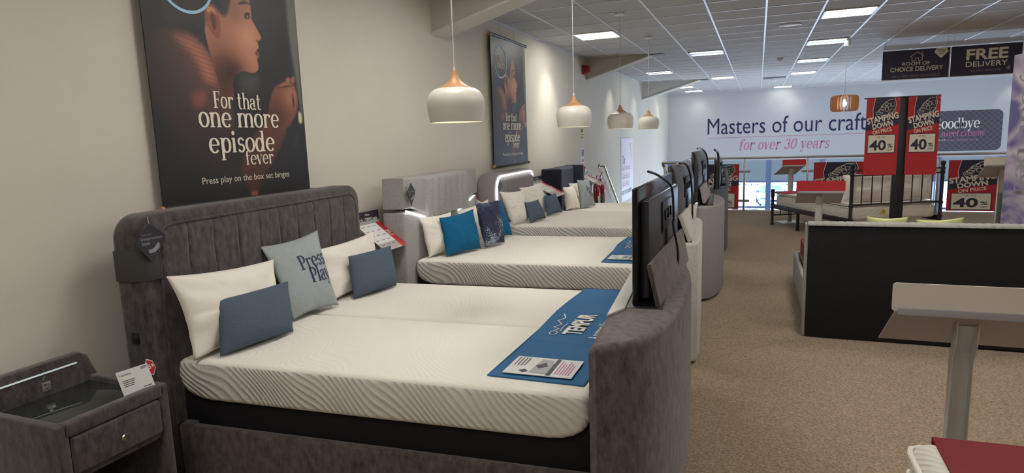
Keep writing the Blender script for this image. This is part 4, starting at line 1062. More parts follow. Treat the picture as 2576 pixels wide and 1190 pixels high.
m = mb(); m.prism([(2.20, -.35, .90), (2.20, .6, .90), (2.17, .5, 1.12), (2.17, -.1, 1.12)], (.03, 0, 0), .006); m.build('television_lid', 'slate_velvet', b4)
mattress(L4, R4, .58, 2.0, -.65, .65, 'white mattress of the farthest bed with the navy headboard')
tv(-.50, 8.35, 9.35, .925, 1.30, 'black television with rounded back at the foot of the farthest bed', 'slim')
cable([(-.47, 7.75, 1.43), (-.455, 8.0, 1.40), (-.445, 8.05, 1.33), (-.44, 8.05, 1.15), (-.44, 8.1, .95)], 'upright black cable beside the farthest television', .014)
D.objects['cable'] if 'cable' in D.objects else None

# ================================================================== PILLOWS AND CUSHIONS
def pillow_obj(name, C4, t, mt, lab, cat, group=None, seed=0, wr=.012, ear=.085, n=40):
    BL, BR, TR, TL = [Vector(c) for c in C4]
    N = (BR-BL).cross(TL-BL).normalized(); cen = (BL+BR+TR+TL)/4
    W_ = (BR-BL).length; H_ = (TL-BL).length
    def base(u, v): return (BL*(1-u)+BR*u)*(1-v)+(TL*(1-u)+TR*u)*v
    def f(u, v, s):
        uu = .5+(u-.5)*(1-ear*(1-(2*v-1)**2)); vv = .5+(v-.5)*(1-ear*(1-(2*u-1)**2))
        a, b = abs(2*u-1), abs(2*v-1)
        k = ((1-a**2.2)*(1-b**2.2))**.6
        th = t*k*(1+.25*(.5-v))
        q = base(uu, vv)
        rad = math.atan2(v-.5, u-.5); dist = max(a, b)
        w = wr*k**.4*(noise.noise(Vector((u*W_*9, v*H_*9, seed+s*5)))*.7+noise.noise(Vector((rad*3.2, dist*2.0, seed+7)))*1.0*dist)
        return q+N*(s*th+w)
    m = mb(); m.grid(lambda u, v: f(u, v, 1), n, n); m.grid(lambda u, v: f(1-u, v, -1), n, n)
    bmesh.ops.remove_doubles(m.bm, verts=m.bm.verts[:], dist=.0008)
    o = m.build(name, mt, None, angle=180)
    tag(o, lab, cat, group)
    return o, f, (BL, BR, TR, TL, N)
def press_play(name, C4, t, lab, seed):
    root = thing(name, lab, 'cushion', group='sage cushions reading Press Play')
    o, f, (BL, BR, TR, TL, N) = pillow_obj('cover', C4, t, 'cushion_sage', lab, 'cushion', seed=seed, wr=.010)
    for k in ('label', 'category', 'group'):
        if k in o: del o[k]
    o.parent = root
    m = mb(); S = (Vector((0, 0, 0)), Vector((1, 0, 0)), Vector((0, 1, 0)), Vector((0, 0, 0)))
    def pr(p, u, v): return f(min(max(u, 0), 1), min(max(v, 0), 1), 1)+N*.0018
    for s, bx in (('Press', (.38, .55, .94, .76)), ('Play', (.50, .28, .97, .56))): put(m, serif_geo(s, 0, 1.3, -.01), S, bx, proj=pr)
    m.build('lettering', 'ink_navy', root, smooth=False)
    return root
WP = 'white pillows leaning on the headboards'
pillow_obj('pillow', [(-2.47, 2.11, .632), (-2.49, 2.78, .632), (-2.585, 2.82, .985), (-2.555, 2.085, 1.045)], .078, 'pillow_white', 'white pillow at the near end of the charcoal headboard', 'pillow', None, 1, .016)
pillow_obj('pillow', [(-2.52, 3.22, .635), (-2.54, 3.84, .635), (-2.64, 3.93, .985), (-2.63, 3.2, .965)], .06, 'pillow_white', 'white pillow at the far end of the charcoal headboard, behind the sage cushion', 'pillow', None, 2, .018)
o, f, q = pillow_obj('cushion', [(-2.40, 2.20, .63), (-2.33, 2.64, .63), (-2.40, 2.71, .89), (-2.47, 2.28, .885)], .085, 'cushion_blue', 'slate blue boucle cushion in front of the near white pillow', 'cushion', 'slate blue cushions on the charcoal bed', 3, .004, .03)
o, f, q = pillow_obj('cushion', [(-2.43, 3.34, .63), (-2.36, 3.75, .63), (-2.44, 3.83, .90), (-2.505, 3.41, .895)], .08, 'cushion_blue', 'slate blue boucle cushion in front of the far white pillow of the charcoal bed', 'cushion', 'slate blue cushions on the charcoal bed', 4, .004, .03)
press_play('printed_cushion', [(-2.47, 2.81, .635), (-2.42, 3.163, .635), (-2.60, 3.241, 1.095), (-2.65, 2.79, 1.062)], .055, 'sage cushion printed Press Play in the middle of the charcoal bed', 5)
pillow_obj('pillow', [(-2.49, 4.47, .69), (-2.42, 4.80, .69), (-2.48, 4.88, 1.02), (-2.575, 4.50, 1.02)], .07, 'pillow_white', 'white pillow at the near end of the pale grey channelled headboard', 'pillow', WP, 6, .018)
pillow_obj('pillow', [(-2.45, 5.04, .69), (-2.37, 5.561, .69), (-2.461, 5.66, 1.053), (-2.54, 5.122, 1.0)], .05, 'pillow_white', 'white pillow hidden behind the teal and starry cushions', 'pillow', WP, 7, .014)
pillow_obj('cushion', [(-2.36, 4.53, .69), (-2.235, 4.946, .69), (-2.33, 5.02, 1.031), (-2.46, 4.62, .999)], .085, 'cushion_teal', 'plump teal cushion at the near end of the pale grey bed', 'cushion', 'teal cushions on the pale grey bed', 8, .012)
pillow_obj('cushion', [(-2.29, 5.45, .69), (-2.24, 5.723, .69), (-2.35, 5.70, 1.041), (-2.40, 5.47, 1.032)], .06, 'cushion_teal', 'teal cushion beyond the starry cushion on the pale grey bed', 'cushion', 'teal cushions on the pale grey bed', 9, .010)
pillow_obj('cushion', [(-2.20, 4.97, .69), (-2.15, 5.29, .69), (-2.24, 5.38, 1.076), (-2.30, 5.0, 1.09)], .075, 'cushion_galaxy', 'dark navy cushion speckled like a starry sky between the teal cushions', 'cushion', None, 10, .008)
pillow_obj('pillow', [(-2.371, 6.107, .73), (-2.352, 6.48, .73), (-2.434, 6.601, 1.063), (-2.479, 5.997, 1.098)], .07, 'pillow_white', 'white pillow at the near end of the headboard with the glowing edge', 'pillow', WP, 11, .016)
pillow_obj('pillow', [(-2.40, 6.66, .73), (-2.376, 7.30, .73), (-2.476, 7.38, 1.093), (-2.496, 6.63, 1.086)], .07, 'pillow_white', 'white pillow at the far end of the headboard with the glowing edge', 'pillow', WP, 12, .016)
pillow_obj('cushion', [(-2.27, 6.34, .73), (-2.22, 6.74, .73), (-2.30, 6.707, .95), (-2.34, 6.361, .95)], .055, 'cushion_blue', 'small slate cushion at the near side of the bed with the glowing headboard', 'cushion', 'slate cushions on the third bed', 13, .006)
pillow_obj('cushion', [(-2.28, 6.956, .73), (-2.20, 7.317, .73), (-2.28, 7.302, .964), (-2.34, 7.023, .961)], .055, 'cushion_blue', 'small slate cushion at the far side of the bed with the glowing headboard', 'cushion', 'slate cushions on the third bed', 14, .006)
pillow_obj('pillow', [(-2.56, 8.68, .59), (-2.43, 9.0, .59), (-2.53, 9.0, .93), (-2.62, 8.70, .93)], .07, 'pillow_white', 'white pillow at the near end of the navy headboard', 'pillow', WP, 15, .016)
pillow_obj('pillow', [(-2.54, 9.05, .59), (-2.45, 9.60, .59), (-2.53, 9.62, .95), (-2.62, 9.05, .955)], .06, 'pillow_white', 'white pillow behind the far sage cushion on the navy bed', 'pillow', WP, 16, .016)
press_play('printed_cushion', [(-2.40, 8.96, .59), (-2.28, 9.32, .59), (-2.38, 9.33, 1.0), (-2.48, 9.0, 1.012)], .06, 'sage cushion printed Press Play on the farthest bed by the extinguishers', 17)

# ================================================================== RUNNERS
def runner(x0, y0, x1, y1, z, rz, lab, logo=True):
    t = thing('bed_runner', lab, 'bed runner', (x0, y0, z), rz, 'blue runners across the foot of the beds')
    w, h = x1-x0, y1-y0
    def H(x, y): return .004+.0022*math.sin(y*2.1)*math.sin(x*7+1)+.004*math.exp(-((y-h*.31)/.012)**2)+.004*math.exp(-((y-h*.64)/.012)**2)
    m = mb(); m.grid(lambda u, v: Vector((u*w+.012*math.sin(v*7), v*h, H(u*w, v*h))), 14, 90); m.grid(lambda u, v: Vector((u*w+.012*math.sin(v*7), v*h, .0012)), 14, 90); m.build('cloth', 'runner_blue', t)
    m = mb(); m.tube([(0, 0, .003), (w, 0, .003), (w+.012*math.sin(7), h, .003), (.012*math.sin(7), h, .003), (0, 0, .003)], .003, 6); m.build('hem', 'runner_blue', t)
    S = (Vector((0, 0, .0)), Vector((0, 1, 0)), Vector((-1, 0, 0)), Vector((0, 0, .0105)))
    m = mb()
    if logo:
        put(m, sans_geo('TEMPUR', .03), S, (.62, -.245, 1.0, -.145)); put(m, sans_geo('A mattress like no other'), S, (.58, -.345, 1.06, -.29))
        fig = [(.64, -.12), (.66, -.09), (.70, -.11), (.72, -.07), (.78, -.10), (.84, -.06), (.90, -.085), (.98, -.055)]
        line(m, S, fig, .006); line(m, S, arc(.625, -.10, .03, .02, 0, 360, 12), .005); line(m, S, [(.66, -.125), (.74, -.12), (.80, -.125)], .004)
    m.build('logo', 'ink_white', t, smooth=False)
    return t
runner(-1.06, 2.36, -.635, 3.99, .6215, 0, 'blue runner with white wording across the foot of the charcoal bed')
runner(-1.085, 4.60, -.70, 5.82, .6815, math.radians(2), 'blue runner across the foot of the pale grey bed')
def leaflet(C4, lab, z):
    t = thing('leaflet', lab, 'leaflet'); A, B, C_, D_ = [Vector(c) for c in C4]
    S = (A, (B-A).normalized(), (D_-A).normalized(), Vector((0, 0, .0012))); w, h = (B-A).length, (D_-A).length
    board('sleeve', (A, S[1], S[2], Vector((0, 0, .003))), [(0, 0), (w, 0), (w, h), (0, h)], .002, 'paper', t)
    m = mb(); F = lambda pts: [(p[0]*w, p[1]*h) for p in pts]
    flat(m, S, F([(.36, .12), (.62, .10), (.64, .55), (.58, .88), (.40, .90)])); m.build('photo_print', 'paper_grey', t, smooth=False)
    m = mb(); flat(m, S, F([(.62, .03), (.68, .03), (.68, .97), (.62, .97)]), 1.3); flat(m, S, F([(.38, .5), (.46, .35), (.56, .5), (.50, .72)]), 1.3)
    flat(m, S, F([(.20, .18), (.27, .10), (.34, .18), (.27, .27)]), 1.3)
    for i in range(4): flat(m, S, F([(.06+.05*i, .45), (.075+.05*i, .45), (.075+.05*i, .92), (.06+.05*i, .92)]), 1.3)
    m.build('dark_print', 'paper_dark', t, smooth=False)
    m = mb()
    for i in range(6): flat(m, S, F([(.72+.04*i, .12), (.735+.04*i, .12), (.735+.04*i, .88-.1*(i % 3)), (.72+.04*i, .88-.1*(i % 3))]), 1.3)
    m.build('text_print', 'ink_pink', t, smooth=False)
    return t
leaflet([(-1.004, 2.388, .634), (-.698, 2.398, .634), (-.695, 2.610, .634), (-1.005, 2.60, .634)], 'printed leaflet in a clear sleeve on the near blue runner', .63)
leaflet([(-1.06, 4.68, .694), (-.80, 4.69, .694), (-.80, 4.86, .694), (-1.06, 4.86, .694)], 'printed leaflet in a clear sleeve on the second blue runner', .69)

# ================================================================== NIGHTSTAND
nt_ = thing('nightstand', 'dark velvet nightstand with one drawer and a sunken glass top, left of the charcoal bed', 'nightstand')
X0, X1, Y0, Y1, ZT = -2.83, -2.35, 1.395, 1.865, .635
m = mb()
m.box((X0, Y0, .0), (X1, Y0+.045, ZT), .012, 3); m.box((X0, Y1-.045, .0), (X1, Y1, ZT), .012, 3)
m.box((X1-.05, Y0+.02, ZT-.055), (X1, Y1-.02, ZT), .010, 3)
m.box((X0, Y0+.03, .0), (X0+.03, Y1-.03, ZT-.03)); m.box((X0+.02, Y0+.03, .40), (X1-.02, Y1-.03, .425)); m.box((X0+.02, Y0+.03, .05), (X1-.01, Y1-.03, .08))
m.build('carcass', 'velvet', nt_)
m = mb(); m.prism([(X0-.01, Y0-.0, ZT-.06), (X0-.01, Y1, ZT-.06), (X0-.01, Y1, ZT-.0), (X0-.01, Y1-.035, ZT+.095), (X0-.01, Y1-.065, ZT+.115), (X0-.01, Y0, ZT+.115)], (.06, 0, 0), .014, 3); m.build('upstand', 'velvet', nt_)
m = mb(); m.box((X0+.04, Y0+.03, ZT-.03), (X1-.04, Y1-.03, ZT-.022), .002); m.build('glass_top', 'table_glass', nt_)
m = mb(); m.box((X1-.02, Y0+.05, .432), (X1+.006, Y1-.05, ZT-.06), .008, 3); dr = m.build('drawer', 'velvet', nt_)
m = mb(); m.lathe([(.006, .006), (.006, .018), (.014, .022), (.016, .028), (.013, .033), (1e-6, .034)], (X1, (Y0+Y1)/2, .498), 20, 'X'); m.build('knob', 'chrome', dr)
m = mb(); m.box((X0+.05, Y0+.02, ZT+.074), (X0+.054, Y1-.09, ZT+.080)); m.build('light_strip', 'led_soft', nt_)
m = mb(); yy = 1.625; m.box((X0+.05, yy-.006, ZT+.000), (X0+.055, yy+.032, ZT+.040), .002); us = m.build('usb_plate', 'steel', nt_)
m = mb(); m.box((X0+.0552, yy+.004, ZT+.026), (X0+.056, yy+.014, ZT+.031)); m.box((X0+.0552, yy+.010, ZT+.009), (X0+.056, yy+.017, ZT+.013)); m.build('port', 'black_metal', us)
m = mb(); m.lathe([(.009, 0), (.009, .004), (.005, .005), (1e-6, .003)], (X0+.05, yy+.006, ZT+.057), 16, 'X'); m.build('power_button', 'chrome', nt_)
# price card on the nightstand
t = thing('price_card', 'white price card leaning on the nightstand top', 'price card')
A, B, C_, D_ = [Vector(c) for c in ((-2.412, 1.712, .615), (-2.374, 1.828, .622), (-2.404, 1.820, .732), (-2.442, 1.706, .724))]
S = surf(A, B-A, D_-A, .0012); w, h = (B-A).length, (D_-A).length
board('card', S, [(0, 0), (w, 0), (w, h), (0, h)], .002, 'paper', t)
m = mb(); put(m, sans_geo('Yokohama', .01), S, (.05*w, .80*h, .42*w, .88*h)); put(m, sans_geo('£279', .02), S, (.76*w, .86*h, .95*w, .96*h))
for i in range(4): flat(m, S, [(.1*w, (.60-.07*i)*h), ((.5-.03*i)*w, (.60-.07*i)*h), ((.5-.03*i)*w, (.625-.07*i)*h), (.1*w, (.625-.07*i)*h)])
flat(m, S, [(.66*w, .18*h), (.92*w, .18*h), (.92*w, .21*h), (.66*w, .21*h)]); m.build('lettering', 'ink_grey', t, smooth=False)
t = thing('discount_tag', 'small red diamond discount tag beside the white price card', 'tag')
S = surf((-2.403, 1.812, .672), (.25, .97, 0), (-.2, .0, 1), .0012)
K = [(0, .035), (.005, .048), (.016, .076), (.038, .062), (.046, .03), (.030, .0), (.012, .008)]
board('white_border', S, K, .0015, 'paper', t)
m = mb(); c_ = (.024, .038); flat(m, S, [(c_[0]+(p[0]-c_[0])*.88, c_[1]+(p[1]-c_[1])*.88) for p in K]); m.build('red_face', 'sale_red', t, smooth=False)
m = mb(); S3 = (S[0], S[1], S[2], S[3]*2); put(m, sans_geo('25', .03), S3, (.007, .030, .026, .050)); put(m, sans_geo('%', .02), S3, (.028, .036, .038, .050)); m.build('lettering', 'ink_white', t, smooth=False)

# ================================================================== LECTERN PRICE STANDS
def stand(name, loc, rz, w, ztop, hh, drop, run, header, lab, group=None, face=None, panel_m='stand_panel', base=True, pw=.035, flip=False):
    """local x = width, local +y = the side that customers read from"""
    t = thing(name, lab, 'price stand', loc, rz, group)
    zp = ztop-hh
    m = mb(); Pp = [(p[0], p[1]) for p in rrect(-w/2, zp, w/2, ztop, .012, 3)]
    m.prism([(p[0], 0, p[1]) for p in Pp], (0, .004, 0)); m.build('header', header, t)
    m = mb(); m.box((-w/2+.02, -.012, zp-.012), (w/2-.01, .02, zp+.014), .002); m.build('clear_strip', 'paper_grey', t)
    m = mb(); a = Vector((0, run, -drop)).normalized(); n = Vector((0, -a.z, a.y))*.006
    m.prism([(-w/2+.01, 0, zp-.005), (w/2-.01, 0, zp-.005), (w/2-.01, run, zp-drop), (-w/2+.01, run, zp-drop)], n, .001, 1); m.build('panel', panel_m, t)
    # folded post with two side cheeks, bent at the top
    m = mb(); k = zp-drop*.62
    cheek = [(.09, .012), (.135, .012), (.135, k-.10), (.13, k-.06), (run*.30, zp-drop*.30-.004), (run*.18, zp-drop*.18-.005), (.06, k-.02), (.09, k-.08)]
    for s in (-1, 1): m.prism([(s*pw-.0015, p[0], p[1]) for p in cheek], (.003, 0, 0))
    m.box((-pw, .13, .012), (pw, .134, k-.06)); m.prism([(-pw, .132, k-.062), (-pw, run*.30, zp-drop*.30-.006), (-pw, run*.30-.004, zp-drop*.30-.006), (-pw, .128, k-.062)], (2*pw, 0, 0)); m.build('post', 'stand_grey', t, smooth=False)
    m = mb(); m.box((-.19, -.06, 0), (.19, .30, .010), .002); m.build('base_plate', 'stand_grey', t)
    if face: face(t, w, zp, drop, run, ztop, hh)
    return t
stand('price_stand', (.772, 2.75, 0), 0, .54, 1.026, .112, .20, .29, 'board_white', 'price stand with a cream header and slanted panel nearest the camera, right side')
stand('price_stand', (.655, 7.7, 0), 0, .49, 1.066, .125, .15, .26, 'sale_red', 'price stand with a red header standing before the black headboard bed')
stand('price_stand', (.60, 12.12, 0), math.radians(24), .42, 1.125, .11, .17, .34, 'sale_red', 'price stand with a red header behind the foot of the black metal bed')
stand('price_stand', (2.72, 9.0, 0), 0, .44, 1.24, .10, .16, .27, 'board_white', 'price stand with a cream header at the right beside the lilac banner')
def shop_face(t, w, zp, drop, run, ztop, hh):
    # header wording and shelf card seen from the customer's side (local +y)
    S = (Vector((w/2, .0055, zp)), Vector((-1, 0, 0)), Vector((0, 0, 1)), Vector((0, .001, 0)))
    m = mb(); put(m, serif_geo('Dreams', 0, .7), S, (w*.42, hh*.62, w*.60, hh*.82)); put(m, sans_geo("UK's No. 1 TEMPUR' retailer", .015), S, (w*.08, hh*.18, w*.93, hh*.46)); m.build('lettering', 'ink_white', t, smooth=False)
    a = Vector((0, run, -drop)); L = a.length; a.normalize()
    O = Vector((w/2-.01, 0, zp-.005)); n = Vector((0, -a.z, a.y)); S = (O+n*.008+a*.01, Vector((-1, 0, 0)), a, n*.001)
    W2 = w-.02
    m = mb(); flat(m, S, [(0, 0), (W2, 0), (W2, L-.01), (0, L-.01)]); m.build('price_sheet', 'paper', t, smooth=False)
    m = mb(); flat(m, S, [(W2*.78, 0), (W2, 0), (W2, L-.01), (W2*.78, L-.01)], 2); m.build('red_band', 'sale_red', t, smooth=False)
    S4 = (S[0], S[1], -S[2], S[3]); m = mb(); put(m, sans_geo('20%', .02), S4, (W2*.81, -L*.46, W2*.97, -L*.34), ); put(m, sans_geo('TV beds'), S4, (W2*.81, -L*.56, W2*.97, -L*.49)); S5 = (S[0], S[1], S[2], S[3]*3)
    m.bm.verts.ensure_lookup_table()
    for v in m.bm.verts: v.co += n*.002
    m.build('red_lettering', 'ink_white', t, smooth=False)
    m = mb()
    for i in range(3):
        for j in range(5): flat(m, S, [(W2*(.06+.24*i), L*(.1+.17*j)), (W2*(.22+.24*i-.03*(j % 2)), L*(.1+.17*j)), (W2*(.22+.24*i-.03*(j % 2)), L*(.115+.17*j)), (W2*(.06+.24*i), L*(.115+.17*j))], 2)
    m.build('small_print', 'paper_dark', t, smooth=False)
# the stands between the beds face the aisle (+x)
gr = 'black-headed sale stands between the beds'
stand('sale_stand', (-2.81, 4.09, 0), math.radians(-90), .33, 1.11, .088, .19, .25, 'sign_dark', 'sale stand with a black header and red banded sheet beyond the charcoal headboard', gr, shop_face)
stand('sale_stand', (-2.78, 5.98, 0), math.radians(-90), .145, 1.115, .08, .13, .20, 'sign_dark', 'sale stand squeezed between the pale grey headboard and the glowing headboard', gr, shop_face)
stand('sale_stand', (-2.80, 8.12, 0), math.radians(-88), .50, 1.12, .09, .17, .34, 'sign_dark', 'sale stand with a black header beside the navy headboard', gr, shop_face)
stand('sale_stand', (-2.70, 10.3, 0), math.radians(-88), .50, 1.05, .06, .15, .30, 'sign_dark', 'sale stand beyond the farthest bed, its red band showing over the sage cushion', gr, shop_face)

# ================================================================== RIGHT HAND SIDE
# bed with the black headboard back towards us
t = thing('upholstered_bed', 'pale grey bed turned away, the black back of its headboard towards the camera', 'bed')
m = mb(); m.box((.385, 5.315, .01), (1.97, 5.36, .905), .004); m.build('headboard_back', 'backing_black', t)
m = mb()
def hb(u, v):
    x = .375+1.61*u; a = PI*v
    r = .030*(.82+.18*abs(math.sin(PI*31*u))**.5)
    return Vector((x, 5.35-math.cos(a)*r*1.7, .895+math.sin(a)*r))
m.grid(hb, 31*8, 10); m.box((.36, 5.335, 0), (.385, 5.42, .905), .008, 3); m.box((.37, 5.36, .2), (1.98, 5.42, .90), .01, 3); m.build('headboard', 'grey_pipe', t)
m = mb(); m.box((.395, 5.42, .02), (.43, 7.25, .33), .012, 3); m.box((1.91, 5.42, .02), (1.95, 7.25, .33), .012, 3); m.build('side_rail', 'felt_grey', t)
m = mb(); m.box((.385, 7.25, .02), (1.96, 7.31, .345), .015, 3); m.build('footboard', 'felt_grey', t)
m = mb(); m.box((.45, 5.43, .24), (1.90, 7.24, .50), .04, 4)
tag(m.build('mattress', 'mattress_border'), 'white mattress on the bed behind the black headboard', 'mattress')
def drape(P, u, v): return P
m = mb(); m.box((.438, 6.55, .36), (.448, 7.10, .50), .002); m.box((.438, 6.55, .502), (1.88, 7.10, .512), .002)
tag(m.build('bed_runner', 'sale_redcloth'), 'red runner hanging over the side of the bed behind the black headboard', 'bed runner')
for a, b, s, lab in (((.80, 5.52), (1.08, 5.52), 21, 'pale green cushion peeping over the black headboard, left one'), ((1.13, 5.52), (1.42, 5.55), 22, 'pale green cushion peeping over the black headboard, right one')):
    pillow_obj('cushion', [(a[0]+.01, a[1]+.10, .515), (b[0]-.01, b[1]+.10, .515), (b[0]+.03*(1 if s == 22 else 0), b[1], .945), (a[0], a[1], .925 if s == 22 else .945)], .05, 'cushion_green', lab, 'cushion', 'pale green cushions behind the black headboard', s, .01, .08)

# black metal bed
HP = Vector((1.235, 9.9, 0)); FP = Vector((.262, 11.88, 0))
ax = (FP-HP).normalized(); Lb = (FP-HP).length; rz = math.atan2(ax.y, ax.x)
mt_ = thing('metal_bed', 'black metal bed frame with ball-topped posts, its tall headboard nearest', 'bed', (1.235, 9.9, 0), rz)
Wd = -1.34    # width runs to local -y
def post(x, y, z, fin=.035):
    m = mb(); m.lathe([(.032, 0), (.034, .02), (.024, .04), (.024, z-.06), (.034, z-.05), (.034, z-.03), (.022, z-.02), (.022, z), (.03, z+.012), (fin, z+.035), (.03, z+.06), (1e-6, z+.07)], (x, y, 0), 18)
    for zz in (.36, .55, .98 if z > .9 else .5): m.lathe([(.024, zz-.02), (.032, zz-.012), (.032, zz+.012), (.024, zz+.02)], (x, y, 0), 18)
    return m.build('bed_post', 'black_metal', mt_)
for y in (0, Wd): post(0, y, 1.075)
for y in (0, Wd): post(Lb, y, .56)
def bar(p, q, r): m = mb(); m.tube([p, q], r, 10); return m
for z in (.975, .565): bar((0, 0, z), (0, Wd, z), .013).build('headboard_rail', 'black_metal', mt_)
bar((0, 0, 1.04), (0, Wd, 1.04), .010).build('headboard_rail', 'black_metal', mt_)
for i in range(1, 9):
    y = Wd*i/9; m = mb(); m.tube([(0, y, .565), (0, y, .975)], .008, 8)
    for z in (.565, .975): m.sphere((0, y, z), .017, 6)
    m.build('spindle', 'black_metal', mt_)
for z in (.56, .42, .17): bar((Lb, 0, z), (Lb, Wd, z), .011).build('footboard_rail', 'black_metal', mt_)
for i in range(1, 9):
    y = Wd*i/9; m = mb(); m.tube([(Lb, y, .17), (Lb, y, .35)], .007, 8); m.sphere((Lb, y, .17), .016, 6); m.build('spindle', 'black_metal', mt_)
for y in (0, Wd):
    m = mb(); m.box((0, y-.012, .29), (Lb, y+.012, .365), .004); m.build('side_rail', 'black_metal', mt_)
m = mb(); m.box((Lb*.62, -.03, 0), (Lb*.62+.04, .01, .30), .004); m.build('support_leg', 'black_metal', mt_)
def mattr(name, z0, z1, lab, mt):
    tt = thing(name, lab, 'mattress', (1.235, 9.9, 0), rz)
    m = mb(); m.box((.05, Wd+.03, z0), (Lb-.05, -.03, z1), .04, 4); two_tone(m.build('cover', mt, tt, angle=50), 'mattress_top')
    for zz in (z0+.012, z1-.012):
        m = mb(); m.tube([(.05+.03, -.028, zz), (Lb-.08, -.028, zz), (Lb-.048, -.06, zz), (Lb-.048, Wd+.06, zz)], .006, 6); m.build('piping', mt, tt)
    for xx in (Lb*.35, Lb*.8):
        m = mb(); m.tube([(xx-.08, -.026, (z0+z1)/2), (xx-.07, -.016, (z0+z1)/2), (xx+.07, -.016, (z0+z1)/2), (xx+.08, -.026, (z0+z1)/2)], .007, 6); m.build('handle', mt, tt)
    return tt
mattr('mattress', .335, .525, 'thick quilted white mattress on the black metal bed', 'mattress_border')
mm_ = mattr('mattress_topper', .528, .575, 'thin white topper lying on the thick mattress of the metal bed', 'mattress_border')
Mb = Matrix.Translation((1.235, 9.9, 0)) @ Matrix.Rotation(rz, 4, 'Z')
def W_(x, y, z): return Mb @ Vector((x, y, z))
for ya, yb, s, lab in ((-.04, -.66, 31, 'white pillow behind the metal headboard, left of the black pole'), (-.68, -1.30, 32, 'white pillow behind the metal headboard, right of the black pole')):
    for k, dx_ in ((0, .10), (1, .25)):
        pillow_obj('pillow', [W_(dx_+.02, ya, .58), W_(dx_+.02, yb, .58), W_(dx_-.02+.05*k, yb, 1.0-.03*k), W_(dx_-.02+.05*k, ya, 1.0-.03*k)], .065, 'pillow_white', lab + (', front one' if k == 0 else ', one nearer the bed foot'), 'pillow', 'white pillows on the black metal bed', s+k*5, .016)
tag(mb().prism([W_(Lb-.45, Wd+.02, .577), W_(Lb-.45, -.02, .577), W_(Lb-.05, -.02, .577), W_(Lb-.05, Wd+.02, .577)], (0, 0, .01)).build('bed_runner', 'sale_red'), 'red runner across the foot of the black metal bed', 'bed runner')
t = thing('round_sticker', 'round yellow sticker and small tag on the end of the metal bed mattress', 'sticker')
S = (W_(.043, -.52, .44), (W_(0, -1, 0)-W_(0, 0, 0)), Vector((0, 0, 1)), (W_(-1, 0, 0)-W_(0, 0, 0))*.003)
m = mb(); flat(m, S, [(p[0], p[1]) for p in arc(0, 0, .045, .045, 0, 348, 20)]); m.build('disc', 'yellow', t, smooth=False)
m = mb(); flat(m, S, [(.04, -.045), (.13, -.02), (.12, .03), (.03, .005)], 1.5); m.build('paper_tag', 'paper', t, smooth=False)
m = mb(); put(m, sans_geo('45', .0), (S[0], S[1], S[2], S[3]*1.5), (-.028, -.02, .02, .03)); m.build('marking', 'ink_grey', t, smooth=False)

# lilac banner standing at the right edge
t = thing('lilac_banner', 'tall lilac satin banner reading Love your bed at the right edge', 'banner')
A = Vector((2.105, 7.0, 0)); B = Vector((2.46, 6.75, 0)); U = (B-A).normalized(); S = (A+Vector((0, 0, .02)), U, Vector((0, 0, 1)), U.cross(Vector((0, 0, 1)))*.002)
wB = (B-A).length
board('fabric', S, [(0, 0), (wB, 0), (wB, 2.26), (0, 2.20)], .02, 'satin_print', t)
S_ = (S[0], Vector((0, 0, -1)), S[1], S[3]*1.0)
m = mb(); put(m, serif_geo('Love', 0, .9), (S[0], Vector((0, 0, -1)), S[1], S[3]), (-2.12, .19, -1.50, .33)); put(m, serif_geo('your bed', 0, .9), (S[0], Vector((0, 0, -1)), S[1], S[3]), (-2.05, .05, -.95, .19)); m.build('lettering', 'ink_mid', t, smooth=False)
m = mb(); m.box((2.04, 6.6, 0), (2.54, 7.15, .03), .006); m.build('base', 'stand_grey', t)
struct(mb().box((2.75, 8.1, 0), (4.6, 8.2, 2.05)).build('wall_partition', 'tan_wall', smooth=False))
t = thing('olive_headboard', 'dark olive padded headboard beside the lilac banner', 'headboard')
m = mb(); m.box((2.57, 8.62, 0), (2.66, 8.72, .86), .02, 3); m.build('panel', 'olive', t)
m = mb(); m.box((2.585, 8.5, 0), (2.75, 8.62, .72), .03, 3); m.build('padding', 'olive', t)
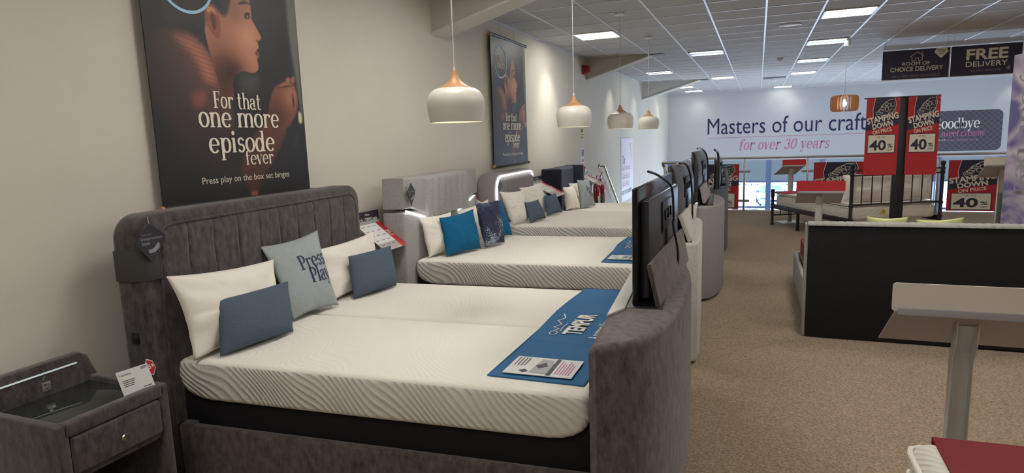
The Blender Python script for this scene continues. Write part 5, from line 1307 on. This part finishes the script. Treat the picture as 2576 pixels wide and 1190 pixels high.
# divan corner at the bottom right
t = thing('mattress', 'quilted white mattress corner in the bottom right of the picture', 'mattress')
m = mb()
def mt(u, v):
    return Vector((.50+2.0*u, .6+1.67*v, .595+.02*math.sin(PI*min(1, u*8+.2)/2)*1))
m.box((.485, .3, .33), (2.4, 2.275, .615), .055, 5); two_tone(m.build('cover', 'mattress_border', t, angle=60), 'mattress_border')
for zz in (.58, .50, .37):
    m = mb(); m.tube([(.482, .35, zz), (.482, 2.22, zz), (.49, 2.255, zz), (.52, 2.277, zz), (2.35, 2.277, zz)], .009, 8); m.build('piping', 'mattress_top', t)
m = mb(); m.box((.50, .3, .02), (2.4, 2.26, .33), .01, 3)
tag(m.build('divan_base', 'felt_light'), 'pale divan base under the bottom right mattress', 'bed base')
m = mb()
def rc(u, v):
    x = .553+1.7*u; y = 1.2+1.085*v
    z = .621+.003*math.sin(x*9)*math.sin(y*6)
    if v > .985: z -= .0
    return Vector((x-.03*(1-v), y, z))
m.grid(rc, 30, 20); m.grid(lambda u, v: rc(u, v)-Vector((0, 0, .004)), 30, 20)
m.grid(lambda u, v: Vector((.553+1.7*u, 2.285, .617-.12*v)), 10, 4)
tag(m.build('bed_runner', 'sale_redcloth'), 'dark red runner on the bottom right mattress', 'bed runner')

# small yellow carpet scrap behind the metal bed is part of the cushions; nothing more to build here
# ================================================================== origins at the foot of each thing
def descend(o):
    out = []
    for c in o.children: out += [c]+descend(c)
    return out
bpy.context.view_layer.update()
for o in list(SC.objects):
    if o.parent or o.type not in ('MESH', 'EMPTY') or o.location.length > 1e-6: continue
    parts = ([o] if o.type == 'MESH' else []) + [c for c in descend(o) if c.type == 'MESH']
    if not parts or any(p.data.users > 1 for p in parts): continue
    lo = [1e9]*3; hi = [-1e9]*3
    for p in parts:
        for c in p.bound_box:
            for k in range(3): lo[k] = min(lo[k], c[k]); hi[k] = max(hi[k], c[k])
    L = Vector(((lo[0]+hi[0])/2, (lo[1]+hi[1])/2, lo[2]))
    for p in parts: p.data.transform(Matrix.Translation(-L))
    o.location = L
